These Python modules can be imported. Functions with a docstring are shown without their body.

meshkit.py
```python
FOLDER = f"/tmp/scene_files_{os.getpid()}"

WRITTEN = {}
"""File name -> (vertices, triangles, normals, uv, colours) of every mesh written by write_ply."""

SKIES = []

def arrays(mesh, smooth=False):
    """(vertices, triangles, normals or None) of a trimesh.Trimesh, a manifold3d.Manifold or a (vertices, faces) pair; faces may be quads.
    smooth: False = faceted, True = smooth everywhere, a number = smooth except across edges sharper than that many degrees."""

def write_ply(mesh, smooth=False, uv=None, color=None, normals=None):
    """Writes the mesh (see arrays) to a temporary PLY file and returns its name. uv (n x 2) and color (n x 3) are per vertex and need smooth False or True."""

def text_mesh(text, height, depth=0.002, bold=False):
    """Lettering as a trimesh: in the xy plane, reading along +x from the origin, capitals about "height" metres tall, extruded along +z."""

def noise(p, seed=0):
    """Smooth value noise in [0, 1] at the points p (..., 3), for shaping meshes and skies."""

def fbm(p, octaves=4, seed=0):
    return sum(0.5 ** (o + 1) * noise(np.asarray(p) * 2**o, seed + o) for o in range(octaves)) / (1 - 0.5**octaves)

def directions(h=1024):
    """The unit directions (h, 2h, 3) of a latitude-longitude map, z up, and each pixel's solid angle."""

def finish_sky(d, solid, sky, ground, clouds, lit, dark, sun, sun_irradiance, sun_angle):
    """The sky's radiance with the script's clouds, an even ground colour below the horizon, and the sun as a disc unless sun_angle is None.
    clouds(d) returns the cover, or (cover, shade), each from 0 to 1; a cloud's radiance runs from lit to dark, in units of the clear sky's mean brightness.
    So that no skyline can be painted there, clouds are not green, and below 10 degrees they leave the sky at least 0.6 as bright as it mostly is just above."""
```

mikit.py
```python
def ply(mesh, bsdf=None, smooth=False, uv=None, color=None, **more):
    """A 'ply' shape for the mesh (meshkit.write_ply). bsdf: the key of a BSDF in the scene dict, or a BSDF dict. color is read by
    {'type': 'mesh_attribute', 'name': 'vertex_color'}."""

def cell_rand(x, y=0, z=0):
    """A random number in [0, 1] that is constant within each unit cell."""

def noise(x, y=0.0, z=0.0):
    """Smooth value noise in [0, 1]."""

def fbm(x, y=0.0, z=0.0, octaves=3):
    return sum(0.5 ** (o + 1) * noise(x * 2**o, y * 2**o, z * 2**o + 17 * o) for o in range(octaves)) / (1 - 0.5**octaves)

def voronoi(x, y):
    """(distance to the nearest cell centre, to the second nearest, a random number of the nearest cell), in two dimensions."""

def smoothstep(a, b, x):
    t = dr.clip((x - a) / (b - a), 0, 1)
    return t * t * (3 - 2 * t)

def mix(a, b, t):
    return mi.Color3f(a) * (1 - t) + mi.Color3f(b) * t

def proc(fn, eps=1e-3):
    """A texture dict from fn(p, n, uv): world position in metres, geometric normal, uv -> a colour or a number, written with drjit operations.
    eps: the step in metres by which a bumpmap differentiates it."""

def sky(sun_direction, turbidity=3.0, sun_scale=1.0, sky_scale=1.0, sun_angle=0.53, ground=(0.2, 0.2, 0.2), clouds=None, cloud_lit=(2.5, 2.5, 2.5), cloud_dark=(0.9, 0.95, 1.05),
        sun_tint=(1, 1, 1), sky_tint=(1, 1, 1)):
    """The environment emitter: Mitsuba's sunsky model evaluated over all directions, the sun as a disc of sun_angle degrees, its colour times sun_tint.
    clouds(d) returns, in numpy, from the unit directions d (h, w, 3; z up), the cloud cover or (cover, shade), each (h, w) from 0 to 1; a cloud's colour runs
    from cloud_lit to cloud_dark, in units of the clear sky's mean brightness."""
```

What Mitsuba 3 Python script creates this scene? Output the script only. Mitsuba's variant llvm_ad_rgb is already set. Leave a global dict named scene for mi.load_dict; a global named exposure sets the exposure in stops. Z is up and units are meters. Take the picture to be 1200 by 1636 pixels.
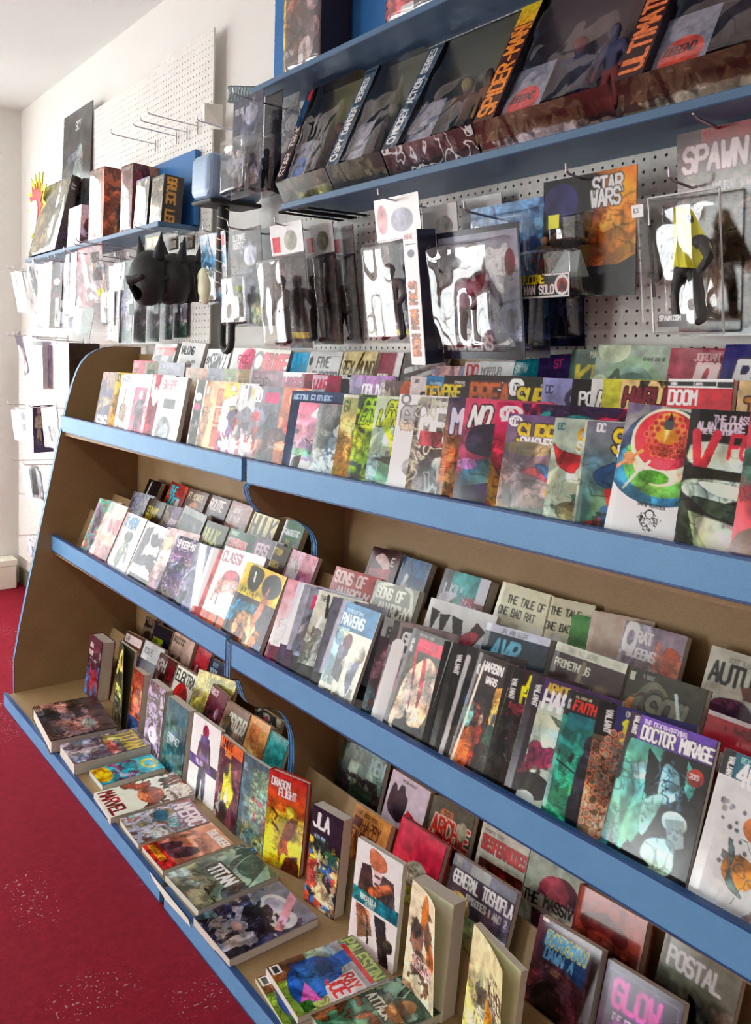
import math, random
import numpy as np, trimesh, manifold3d as m3
import mitsuba as mi, drjit as dr
import mikit, meshkit
from mikit import proc, noise, fbm, smoothstep, mix

T4 = mi.ScalarTransform4f
scene, labels = {}, {}

# ------------------------------------------------------------------ camera (x along the wall, y into it, z up; the shop's peg board is y = 0)
def cam_axes(yaw, pitch, roll):
    f = np.array([-math.sin(yaw) * math.cos(pitch), math.cos(yaw) * math.cos(pitch), -math.sin(pitch)])
    r = np.array([math.cos(yaw), math.sin(yaw), 0.0]); u = np.cross(r, f)
    return f, -math.sin(roll) * r + math.cos(roll) * u
FOC, CX, CY, W_PX, H_PX = 1336.65, 596.63, 667.62, 1200, 1636
EYE = np.array([0.0, -1.4794, 0.0])
_f, _u = cam_axes(0.9039, 0.063, 0.0278)
scene['camera'] = {'type': 'perspective', 'fov': math.degrees(2 * math.atan(W_PX / 2 / FOC)), 'fov_axis': 'x', 'near_clip': 0.05, 'far_clip': 100.0,
                   'principal_point_offset_x': (CX - W_PX / 2) / W_PX, 'principal_point_offset_y': -(CY - H_PX / 2) / H_PX,
                   'to_world': T4().look_at(origin=EYE.tolist(), target=(EYE + _f).tolist(), up=_u.tolist())}
exposure = 0.6

DAY, DAY2, DOOR, LAMP = 3.0, 4.0, 14.0, 12.0          # radiance of the near and far shop windows, of the glazed door and of the ceiling lamps
FLOOR, CEIL = -1.463, 1.52

# ------------------------------------------------------------------ helpers
def hexc(s):
    c = np.array([int(x, 16) / 15 for x in s])
    return np.where(c < 0.04045, c / 12.92, ((c + 0.055) / 1.055) ** 2.4)
def rgb(s): return {'type': 'rgb', 'value': [float(x) for x in hexc(s)]}
class MB:
    """Collects flat-shaded pieces (each face with its own vertices) into one mesh."""
    def __init__(s): s.v, s.f, s.c, s.n = [], [], [], 0
    def add(s, v, f, c=None):
        v = np.asarray(v, float); f = np.asarray(f, int)
        s.v.append(v); s.f.append(f + s.n); s.n += len(v)
        s.c.append(np.tile(np.ones(3) if c is None else c, (len(v), 1)) if c is None or np.ndim(c) == 1 else c); return s
    def quad(s, a, b, c, d, col=None): return s.add([a, b, c, d], [[0, 1, 2], [0, 2, 3]], col)
    def box(s, x0, y0, z0, x1, y1, z1, col=None, M=None, ch=0.0):
        if ch:
            m = rbox((x0, y0, z0), (x1, y1, z1), ch); v, f = m
        else:
            p = np.array([[x, y, z] for x in (x0, x1) for y in (y0, y1) for z in (z0, z1)], float)
            F = [[0, 1, 3, 2], [4, 6, 7, 5], [0, 4, 5, 1], [2, 3, 7, 6], [0, 2, 6, 4], [1, 5, 7, 3]]
            v = np.vstack([p[q] for q in F]); f = np.vstack([[[4 * i, 4 * i + 1, 4 * i + 2], [4 * i, 4 * i + 2, 4 * i + 3]] for i in range(6)])
        if M is not None: v = v @ M[:3, :3].T + M[:3, 3]
        return s.add(v, f, col)
    def tri(s, mesh, col=None, M=None):
        v, f = np.asarray(mesh.vertices), np.asarray(mesh.faces)
        v = v[f].reshape(-1, 3)
        if M is not None: v = v @ M[:3, :3].T + M[:3, 3]
        return s.add(v, np.arange(len(v)).reshape(-1, 3), col)
    def xf(s, M):
        s.v = [v @ M[:3, :3].T + M[:3, 3] for v in s.v]; return s
    def ply(s, bsdf, smooth=False, col=False):
        return mikit.ply((np.vstack(s.v), np.vstack(s.f)), bsdf, smooth=smooth, **({'color': np.vstack(s.c)} if col else {}))
def rbox(a, b, ch):
    a, b = np.array(a, float), np.array(b, float); ch = min(ch, 0.45 * (b - a).min())
    pts = []
    for k in range(3):
        d = np.full(3, ch); d[k] = 0
        for i in np.ndindex(2, 2, 2): pts.append([(a[j] + d[j]) if not i[j] else (b[j] - d[j]) for j in range(3)])
    h = trimesh.convex.convex_hull(np.array(pts)); v, f = h.vertices, h.faces
    return v[f].reshape(-1, 3), np.arange(3 * len(f)).reshape(-1, 3)
def prism(poly, axis, a, b):
    """A polygon (list of pairs) extruded along an axis; the pairs are the two other coordinates in order."""
    from shapely.geometry import Polygon
    m = trimesh.creation.extrude_polygon(Polygon(poly), b - a, engine='earcut')
    v = np.array(m.vertices); o = np.empty_like(v); k = [i for i in range(3) if i != axis]
    o[:, k[0]], o[:, k[1]], o[:, axis] = v[:, 0], v[:, 1], v[:, 2] + a
    f = np.array(m.faces)
    if axis == 1: f = f[:, ::-1]
    return trimesh.Trimesh(o, f, process=False)
def tube(path, r, n=7):
    p = np.asarray(path, float); d = np.gradient(p, axis=0); d /= np.linalg.norm(d, axis=1, keepdims=True)
    u = np.cross(d, [0.31, 0.21, 0.93]); u /= np.linalg.norm(u, axis=1, keepdims=True); w = np.cross(d, u)
    a = np.arange(n) * 2 * np.pi / n
    v = (p[:, None] + r * (np.cos(a)[None, :, None] * u[:, None] + np.sin(a)[None, :, None] * w[:, None])).reshape(-1, 3)
    f = []
    for i in range(len(p) - 1):
        for j in range(n):
            k = (j + 1) % n; f += [[i * n + j, i * n + k, (i + 1) * n + k], [i * n + j, (i + 1) * n + k, (i + 1) * n + j]]
    e = (len(p) - 1) * n
    for j in range(1, n - 1): f += [[0, j + 1, j], [e, e + j, e + j + 1]]
    return trimesh.Trimesh(v, f, process=False)
def frame(origin, rz=0.0, rx=0.0, ry=0.0):
    c, s = math.cos(rz), math.sin(rz); Z = np.array([[c, -s, 0], [s, c, 0], [0, 0, 1.0]])
    c, s = math.cos(rx), math.sin(rx); X = np.array([[1, 0, 0], [0, c, -s], [0, s, c]])
    c, s = math.cos(ry), math.sin(ry); Y = np.array([[c, 0, s], [0, 1, 0], [-s, 0, c]])
    M = np.eye(4); M[:3, :3] = Z @ X @ Y; M[:3, 3] = origin; return M
count = {}
def key(name):
    n = count.get(name, -1) + 1; count[name] = n
    return name if n == 0 else f'{name}_{n:03d}'
def thing(name, label, cat, group=None):
    k = key(name); labels[k] = {'label': label, 'category': cat}
    if group: labels[k]['group'] = group
    return k
def part(k, name, shape, label=None):
    kk = key(k + '__' + name); scene[kk] = shape
    if label: labels[kk] = {'label': label}
    return kk
def struct(name, shape, label):
    scene[name] = shape; labels[name] = {'label': label, 'kind': 'structure'}

# ------------------------------------------------------------------ printed covers: flat print as vertex colours on the cover's own grid, glare streaks drawn into a few
FONT = dict(A='062046,1434', B='06003041423303,3344453606', C='413010010516364 5'.replace(' ', ''), D='06003041453606', E='40000646,0333', F='400006,0333', G='41301001051636454323',
            H='0006,4046,0343', I='2026', J='4045361605', K='0006,400346', L='000646', M='0600234046', N='06004640', O='100105163645413010', P='06003041423303', Q='100105163645413010,2446',
            R='06003041423303,2346', S='413010010213334445361605', T='0040,2026', U='000516364540', V='002640', W='0016233640', X='0046,4006', Y='002340,2326', Z='00400646')
FONT.update({'0': FONT['O'], '1': '112026', '2': '01103041420646', '3': '0040234445361605', '4': '36300444', '5': '400002324345361605', '6': '4130100105163645443303', '7': '004016',
             '8': '102132414536160504132110', '9': '43130201103041453616', '.': '2626', '-': '1333', '!': '2024,2626'})
FONT['S'] = '413010010213334445361605'
class Art:
    def __init__(s, U, V, asp, aa):
        s.U, s.V, s.asp, s.aa = U, V, asp, aa
        s.C = np.ones((len(V), len(U), 3)) * 0.8
    def win(s, x0, y0, x1, y1):
        j0, j1 = np.searchsorted(s.U, [x0, x1]); i0, i1 = np.searchsorted(s.V, [y0, y1])
        return slice(i0, i1), slice(j0, j1)
    def put(s, w, a, c):
        if a.size: s.C[w] = s.C[w] * (1 - a[..., None]) + c * a[..., None]
    def edge(s, d): return np.clip(0.5 - d / s.aa, 0, 1)
    def grid(s, w): return np.meshgrid(s.U[w[1]], s.V[w[0]])
    def field(s, w, seed, sc, oct=4):
        x, y = s.grid(w); x, y = x * sc, y * sc * s.asp
        p = np.stack([x, y, 0 * x + seed * 7.31], -1)
        q = meshkit.noise(p * 0.7 + 31, seed)
        p[..., 0] += 1.6 * (q - 0.5); p[..., 1] += 1.6 * (meshkit.noise(p * 0.8 + 77, seed) - 0.5)
        return meshkit.fbm(p, oct, seed)
    def paint(s, w, al, c, n):
        if n > 4 and al.size: s.put(w, al, c * (.7 + .7 * np.clip((s.field(w, n, 5.5, 3) - .3) * 2.2, 0, 1))[..., None] if c.min() < .6 else c)
        else: s.put(w, al, c)
    def segs(s, P, w, lw, c, oc=None):
        if not P: return
        a = np.array([p[0] for p in P]); b = np.array([p[1] for p in P]); m = lw * 2.2 + s.aa
        lo, hi = np.minimum(a, b).min(0) - m, np.maximum(a, b).max(0) + m
        k = s.win(lo[0], lo[1] / s.asp, hi[0], hi[1] / s.asp); x, y = s.grid(k); y = y * s.asp
        if not x.size: return
        d = np.full(x.shape, 9.0)
        for p, q in zip(a, b):
            e = q - p; t = np.clip(((x - p[0]) * e[0] + (y - p[1]) * e[1]) / max(e @ e, 1e-12), 0, 1)
            d = np.minimum(d, np.hypot(x - p[0] - t * e[0], y - p[1] - t * e[1]))
        if oc is not None: s.put(k, s.edge(d - lw * 1.9), oc)
        s.put(k, s.edge(d - lw), c)
    def text(s, x, y, h, c, oc, sl, txt, vert=0, wd=0.6):
        X = 0.0; n = sum(.55 if ch in 'I1.!' else 1.0 for ch in txt)
        if not vert and x < .95: wd = min(wd, max(.4, (1.0 - x) / max(h * n, 1e-6)))
        if vert == 2 and y * s.asp < h * wd * n: wd = y * s.asp / (h * n)
        L = []
        for ch in txt:
            g = FONT.get(ch)
            if g:
                P = []
                for st in g.split(','):
                    q = [(X + (int(st[i]) / 4 - (.3 if ch in 'I1.!' else 0)) * h * wd * 0.78, int(st[i + 1]) / 6 * h) for i in range(0, len(st), 2)]
                    q = [(px + sl * py, py) for px, py in q]
                    q = [(x + px, y * s.asp + py) for px, py in q] if not vert else [(x + h - py, y * s.asp + px) if vert == 1 else (x + py, y * s.asp - px) for px, py in q]
                    P += list(zip(q[:-1], q[1:]))
                L.append([(np.array(p), np.array(q)) for p, q in P])
            X += h * wd * (0.55 if ch in 'I1.!' else 1.0)
        lw = h * 0.1 * (0.45 + 0.55 * min(1, wd / 0.6))
        for q in L if oc is not None else (): s.segs(q, None, lw * 1.8, oc)
        for q in L: s.segs(q, None, lw, c)
    def op(s, o):
        a = o.split(); k = a[0]; F = lambda i, j: [float(t) for t in a[i:j]]
        full = (slice(0, len(s.V)), slice(0, len(s.U)))
        if k == 'b':
            c1 = hexc(a[1]); c2 = hexc(a[2]) if len(a) > 2 else c1; s.C[:] = c1 + (c2 - c1) * s.V[:, None, None]
        elif k == 'n':
            v = np.clip((s.field(full, int(a[1]), float(a[2])) - 0.22) / 0.56, 0, 0.999) * (len(a) - 3); cols = np.array([hexc(t) for t in a[3:]])
            i = v.astype(int); t = np.clip((v - i - 0.7) / 0.3, 0, 1)[..., None]
            s.C[:] = cols[i] * (1 - t) + cols[np.minimum(i + 1, len(cols) - 1)] * t
        elif k == 'z':
            w = s.win(*F(1, 5)); f = s.field(w, int(a[5]), float(a[6]))
            if f.size:
                x0, y0, x1, y1 = F(1, 5); x, y = s.grid(w)
                b = np.minimum(np.minimum((x - x0) / 0.12 + (9 if x0 <= 0 else 0), (x1 - x) / 0.12 + (9 if x1 >= 1 else 0)), np.minimum((y - y0) / 0.12 + (9 if y0 <= 0 else 0), (y1 - y) / 0.12 + (9 if y1 >= 1 else 0)))
                g = f - 0.5 - 0.12 * (1 - np.clip(b, 0, 1)); al = float(a[8]); c = hexc(a[7]); v = s.field(w, int(a[5]) + 9, float(a[6]) * 2.6, 3)
                s.put(w, np.clip(g / 0.03 + 0.5, 0, 1) * al, c * (0.72 + 0.75 * np.clip((v - .3) * 2.2, 0, 1))[..., None])
                s.put(w, np.clip(0.016 - np.abs(g), 0, 0.008) / 0.008 * 0.7 * al, c * 0.22)
                s.put(w, np.clip(0.02 - np.abs(v - 0.5), 0, 0.012) / 0.012 * (g > 0.02) * 0.55 * al, c * 0.35)
                u = s.field(w, int(a[5]) + 17, float(a[6]) * 6, 2)
                s.put(w, np.clip(0.05 - np.abs(u - 0.5), 0, 0.03) / 0.03 * (g > 0.0) * 0.4 * al, c * 0.3)
                s.put(w, np.clip(u - 0.62, 0, 0.05) / 0.05 * (g > 0.01) * 0.5 * al, np.minimum(c * 1.9 + .04, .9))
        elif k == 'k':
            w = s.win(*(F(5, 9) if len(a) > 5 else (0, 0, 1.01, 1.01))); f = s.field(w, int(a[1]), float(a[2]), 3)
            s.put(w, np.clip((float(a[4]) - np.abs(f - 0.5)) / 0.012, 0, 1), hexc(a[3]))
        elif k == 'r':
            w = s.win(*F(1, 5)); s.put(w, np.ones((len(s.V[w[0]]), len(s.U[w[1]]))), hexc(a[5]))
        elif k in 'gh':
            w = s.win(*F(1, 5)); x, y = s.grid(w); x0, y0, x1, y1 = F(1, 5)
            t = ((y - y0) / (y1 - y0) if k == 'g' else (x - x0) / (x1 - x0))[..., None]; s.C[w] = hexc(a[5]) * (1 - t) + hexc(a[6]) * t
        elif k in 'eo':
            cx, cy, rx, ry = F(1, 5); w = s.win(cx - rx * 1.2, cy - ry * 1.2, cx + rx * 1.2, cy + ry * 1.2); x, y = s.grid(w)
            d = (np.hypot((x - cx) / rx, (y - cy) / ry) - 1) * rx
            if k == 'e': s.paint(w, s.edge(d), hexc(a[5]), 9 if rx > .07 else 0)
            else: s.put(w, s.edge(np.abs(d) - float(a[5])), hexc(a[6]))
        elif k == 'p':
            q = np.array(F(2, len(a))).reshape(-1, 2)
            for _ in range(2 if len(q) > 4 else 0):        # corners drawn round
                n = np.roll(q, -1, 0); q = np.stack([.8 * q + .2 * n, .2 * q + .8 * n], 1).reshape(-1, 2)
            w = s.win(*q.min(0), *q.max(0)); x, y = s.grid(w); ins = np.zeros(x.shape, bool)
            for (xa, ya), (xb, yb) in zip(q, np.roll(q, -1, 0)):
                if ya != yb: ins ^= ((ya > y) != (yb > y)) & (x < (xb - xa) * (y - ya) / (yb - ya) + xa)
            s.paint(w, ins * 1.0, hexc(a[1]), len(q))
            if len(q) > 8: s.segs([(u * [1, s.asp], v * [1, s.asp]) for u, v in zip(q, np.roll(q, -1, 0))], None, .0035, hexc(a[1]) * .3)
        elif k == 'l':
            q = np.array(F(3, len(a))).reshape(-1, 2) * [1, s.asp]; s.segs(list(zip(q[:-1], q[1:])), None, float(a[2]), hexc(a[1]))
        elif k == 't':
            s.text(*F(1, 4), hexc(a[4]), None if a[5] == '-' else hexc(a[5]), float(a[6]), a[7].lstrip('@').replace('_', ' '))
        elif k == 'v': s.text(*F(1, 4), hexc(a[4]), None, 0, a[5].replace('_', ' '), 1)
        elif k == 'u': s.text(*F(1, 4), hexc(a[4]), None if a[5] == '-' else hexc(a[5]), 0, a[6].replace('_', ' '), 2)
        elif k == 'f':
            cx, y, h = F(1, 4); sk, to, le = a[4:7]; r = h * 0.1
            for o2 in (f'p {le} {cx - .13*h} {y + .5*h} {cx + .13*h} {y + .5*h} {cx + .16*h} {y + h} {cx + .05*h} {y + h} {cx} {y + .65*h} {cx - .05*h} {y + h} {cx - .16*h} {y + h}',
                       f'p {to} {cx - .2*h} {y + .2*h} {cx + .2*h} {y + .2*h} {cx + .27*h} {y + .52*h} {cx + .13*h} {y + .55*h} {cx - .13*h} {y + .55*h} {cx - .27*h} {y + .52*h}',
                       f'e {cx} {y + .1*h} {r*1.1} {r} {sk}'): s.op(o2)
        elif k in 'sq':
            cx, cy, rx, ry = F(1, 5); rg = np.random.default_rng(len(o))
            if k == 's':
                c = a[6]; pts = [(cx + rx * math.sqrt(u) * math.cos(t), cy + ry * math.sqrt(u) * math.sin(t), (0.012 + 0.02 * e) * min(1, rx * 2.2)) for u, t, e in rg.random((int(a[5]), 3)) * [1, 6.283, 1]]
            else:
                c = a[5]; g = 0.085; pts = [(cx + (i + (j % 2) / 2) * g, cy + j * g * 0.87 / s.asp, 0.028) for i in range(-9, 10) for j in range(-9, 10)]
                pts = [p for p in pts if abs(math.hypot((p[0] - cx) / rx, (p[1] - cy) / ry) - 0.68) < 0.32]
            for x, y, r in pts:
                if k == 'q': s.op(f'e {x} {y} {r*1.35} {r*1.35/s.asp} e86')
                s.op(f'e {x} {y} {r} {r/s.asp} {c}')
def edge_colour(art):
    o = art.split(';')[0].split(); return hexc(next(t for t in o[1:] if len(t) == 3 and not t.startswith('.'))) if o[0] in 'bn' else hexc('888')
def print_grid(w, H, art, px, vis=1.0, sq=1.0):
    """Unit grid columns and rows (fine where it shows) and the colours printed on it."""
    nx = int(np.clip(w / px, 8, 240)); ny = int(np.clip(H * vis / px, 8, 380))
    U = np.linspace(0, 1, nx); V = np.linspace(0, min(vis, 1), ny)
    if vis < 1: V = np.concatenate([V, np.linspace(vis, 1, 6)[1:]])
    A = Art(U, V / sq, H * sq / w, 1.1 * px / w)     # sq < 1: the design ends above the cover's foot
    for o in art.split(';'):
        if o.strip(): A.op(o.strip())
    x, y = np.meshgrid(U * 9, V * 9 * H / w); q = meshkit.fbm(np.stack([x, y, 0 * x + len(art)], -1), 4, 5)[..., None]
    light = np.clip((A.C.min(-1, keepdims=True) - .35) * 3, 0, 1)
    if art.count(';') > 2:                                  # drawn line work and colour variation in the printed picture
        full = (slice(0, len(V)), slice(0, len(U))); k = len(art) % 13; below = np.clip((A.V - .24) * 12, 0, 1)[:, None, None] * (1 - light)
        f = A.field(full, k, 7.5, 3)[..., None]; A.C = A.C * (1 - .55 * below * np.clip(.03 - np.abs(f - .5), 0, .016) / .016)
        f = A.field(full, k + 20, 4.5, 3)[..., None]; A.C = A.C * (1 + below * np.clip((f - .52) * 7, -.45, .9))
        f = A.field(full, k + 40, 3.5, 2); A.C = A.C * (1 + .5 * below * (np.stack([f, .5 + 0 * f, 1 - f], -1) - .5) * 2)
    return U, V, np.clip(A.C * (1 + (q - .5) * (1.1 - .85 * light)), 0.003, 0.86)
def grid_faces(nx, ny):
    i = (np.arange(ny - 1)[:, None] * nx + np.arange(nx - 1)).ravel()
    return np.vstack([np.stack([i, i + nx, i + nx + 1], 1), np.stack([i, i + nx + 1, i + 1], 1)])

# ------------------------------------------------------------------ materials (each once)
scene['m_print'] = {'type': 'twosided', 'b': {'type': 'principled', 'base_color': {'type': 'mesh_attribute', 'name': 'vertex_color'}, 'roughness': 0.16, 'specular': 0.5}}
scene['m_matt_print'] = {'type': 'twosided', 'b': {'type': 'principled', 'base_color': {'type': 'mesh_attribute', 'name': 'vertex_color'}, 'roughness': 0.55, 'specular': 0.4}}
def diffuse(name, c, rough=0.6, spec=0.3, **k):
    scene[name] = {'type': 'twosided', 'b': {'type': 'principled', 'base_color': c if isinstance(c, dict) else rgb(c), 'roughness': rough, 'specular': spec, **k}}
diffuse('m_pages', proc(lambda p, n, uv: mix((.60, .55, .47), (.74, .70, .62), noise(p.x * 900, p.y * 900, p.z * 900))), 0.8, 0.1)
def wall_fn(p, n, uv): return mix((.72, .71, .67), (.77, .765, .73), fbm(p.x * 3, p.y * 3, p.z * 3))
diffuse('m_wall', proc(wall_fn), 0.75, 0.2)
diffuse('m_ceiling', proc(lambda p, n, uv: mix((.66, .67, .65), (.72, .73, .71), fbm(p.x * 2, p.y * 2, 3.0))), 0.85, 0.15)
diffuse('m_peg', proc(lambda p, n, uv: mix((.70, .69, .65), (.77, .76, .72), fbm(p.x * 6, p.y * 6, p.z * 6))), 0.45, 0.4)
diffuse('m_base', '776', 0.6, 0.3)
diffuse('m_dark', '222', 0.8, 0.2)
def carpet_fn(p, n, uv):
    a = noise(p.x * 420, p.y * 420, p.z * 90); b = fbm(p.x * 60, p.y * 60, 1.0); d = smoothstep(0.84, 0.88, noise(p.x * 210, p.y * 210, 5.0)) * smoothstep(0.62, 0.72, noise(p.x * 6, p.y * 6, 8.0))
    return mix(mix((.13, .003, .011), (.27, .010, .024), 0.55 * a + 0.45 * b), (.5, .35, .33), 0.55 * d)
diffuse('m_carpet', proc(carpet_fn), 0.85, 0.15, sheen=0.6, sheen_tint=0.9)
def mdf_fn(p, n, uv):
    a = fbm(p.x * 9, p.y * 9, p.z * 9); b = noise(p.x * 260, p.y * 260, p.z * 260)
    return mix((.27, .175, .075), (.40, .27, .135), 0.6 * a + 0.4 * b)
diffuse('m_mdf', proc(mdf_fn), 0.5, 0.4)
def blue_fn(p, n, uv):
    a = fbm(p.x * 14, p.y * 14, p.z * 14); b = noise(p.x * 330, p.y * 330, p.z * 330)
    return mix((.10, .285, .53), (.145, .36, .62), 0.6 * a + 0.4 * b)
diffuse('m_blue', proc(blue_fn), 0.42, 0.45)
diffuse('m_deepblue', proc(lambda p, n, uv: mix((.012, .055, .17), (.03, .095, .25), fbm(p.x * 20, p.y * 20, p.z * 20))), 0.4, 0.45)
scene['m_steel'] = {'type': 'roughconductor', 'material': 'Cr', 'alpha': 0.22}
scene['m_clear_rim'] = {'type': 'principled', 'base_color': rgb('ccc'), 'roughness': 0.12, 'specular': 0.6}
scene['m_glass'] = {'type': 'thindielectric', 'int_ior': 1.7}
scene['m_clear'] = {'type': 'thindielectric', 'int_ior': 1.4}

# ------------------------------------------------------------------ the room
X0, X1, YF = -5.6, 3.2, -5.2
def slab(x0, y0, z0, x1, y1, z1, m, **k): return MB().box(x0, y0, z0, x1, y1, z1, **k).ply(m)
struct('floor', slab(X0, YF, FLOOR - .05, X1, .03, FLOOR, 'm_carpet'), 'crimson carpet with pale lint and worn patches')
struct('ceiling', slab(X0, YF, CEIL, X1, .03, CEIL + .05, 'm_ceiling'), 'plain off-white ceiling above the pegboards')
struct('wall_back', slab(X0, .03, FLOOR, X1, .13, CEIL, 'm_wall'), 'off-white plaster wall behind the pegboards')
struct('wall_right', slab(X1, YF, FLOOR, X1 + .1, .13, CEIL, 'm_wall'), 'plain off-white end wall of the shop')
DX0, DX1, DZ1 = -4.15, -3.25, .72                        # the glazed shop door in the front wall
w = MB()
for x0, x1, z0, z1 in ((X0, DX0, FLOOR, CEIL), (DX1, X1, FLOOR, CEIL), (DX0, DX1, DZ1, CEIL)): w.box(x0, YF - .1, z0, x1, YF, z1)
struct('wall_front', w.ply('m_wall'), 'plain off-white wall facing the rack')
WZ0, WZ1 = -1.15, 1.3                                   # two shop windows in the left wall
WINS = ((-2.25, -.40), (-4.7, -2.6))
w = MB()
for y0, y1, z0, z1 in ((YF, -4.7, FLOOR, CEIL), (-2.6, -2.25, FLOOR, CEIL), (-.40, .03, FLOOR, CEIL), *[(a, b, *q) for a, b in WINS for q in ((FLOOR, WZ0), (WZ1, CEIL))]): w.box(X0 - .12, y0, z0, X0, y1, z1)
struct('wall_left', w.ply('m_wall'), 'plain grey white side wall with the shop windows')
def glow(r, *q): return {**MB().quad(*q).ply('m_dark'), 'emitter': {'type': 'area', 'radiance': {'type': 'rgb', 'value': [r * .95, r, r * .99]}}}
for i, (a, b) in enumerate(WINS):
    nm = f'window_{i + 1}'; struct(nm, glow((DAY, DAY2)[i], (X0 - .11, a, WZ0), (X0 - .11, b, WZ0), (X0 - .11, b, WZ1), (X0 - .11, a, WZ1)), ('bright shop window full of daylight near the corner', 'shop window farther from the corner')[i])
    w = MB()
    for y in np.linspace(a + .02, b - .02, 3): w.box(X0 - .09, y - .025, WZ0, X0 - .03, y + .025, WZ1)
    for z in (WZ0 + .02, WZ1 - .02): w.box(X0 - .09, a, z - .025, X0 - .03, b, z + .025)
    scene[nm + '__frame'] = w.ply('m_peg')
struct('door_1', glow(DOOR, (DX0, YF - .09, FLOOR + .12), (DX0, YF - .09, DZ1), (DX1, YF - .09, DZ1), (DX1, YF - .09, FLOOR + .12)), 'glazed shop door full of daylight')
w = MB()
for x in (DX0 + .04, (DX0 + DX1) / 2, DX1 - .04): w.box(x - .04, YF - .085, FLOOR, x + .04, YF - .03, DZ1)
for z in (FLOOR + .1, DZ1 - .04): w.box(DX0, YF - .085, z - .1 if z < 0 else z - .04, DX1, YF - .03, z + .04)
scene['door_1__frame'] = w.ply('m_dark')
w = MB()
w.box(X0, -.0, FLOOR, X0 + .012, -1.2, FLOOR + .1); struct('baseboard_left', w.ply('m_base'), 'grey baseboard at the foot of the side wall')
struct('baseboard_back', slab(X0, .018, FLOOR, -3.64, .03, FLOOR + .1, 'm_base'), 'grey baseboard at the foot of the back wall')
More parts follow.
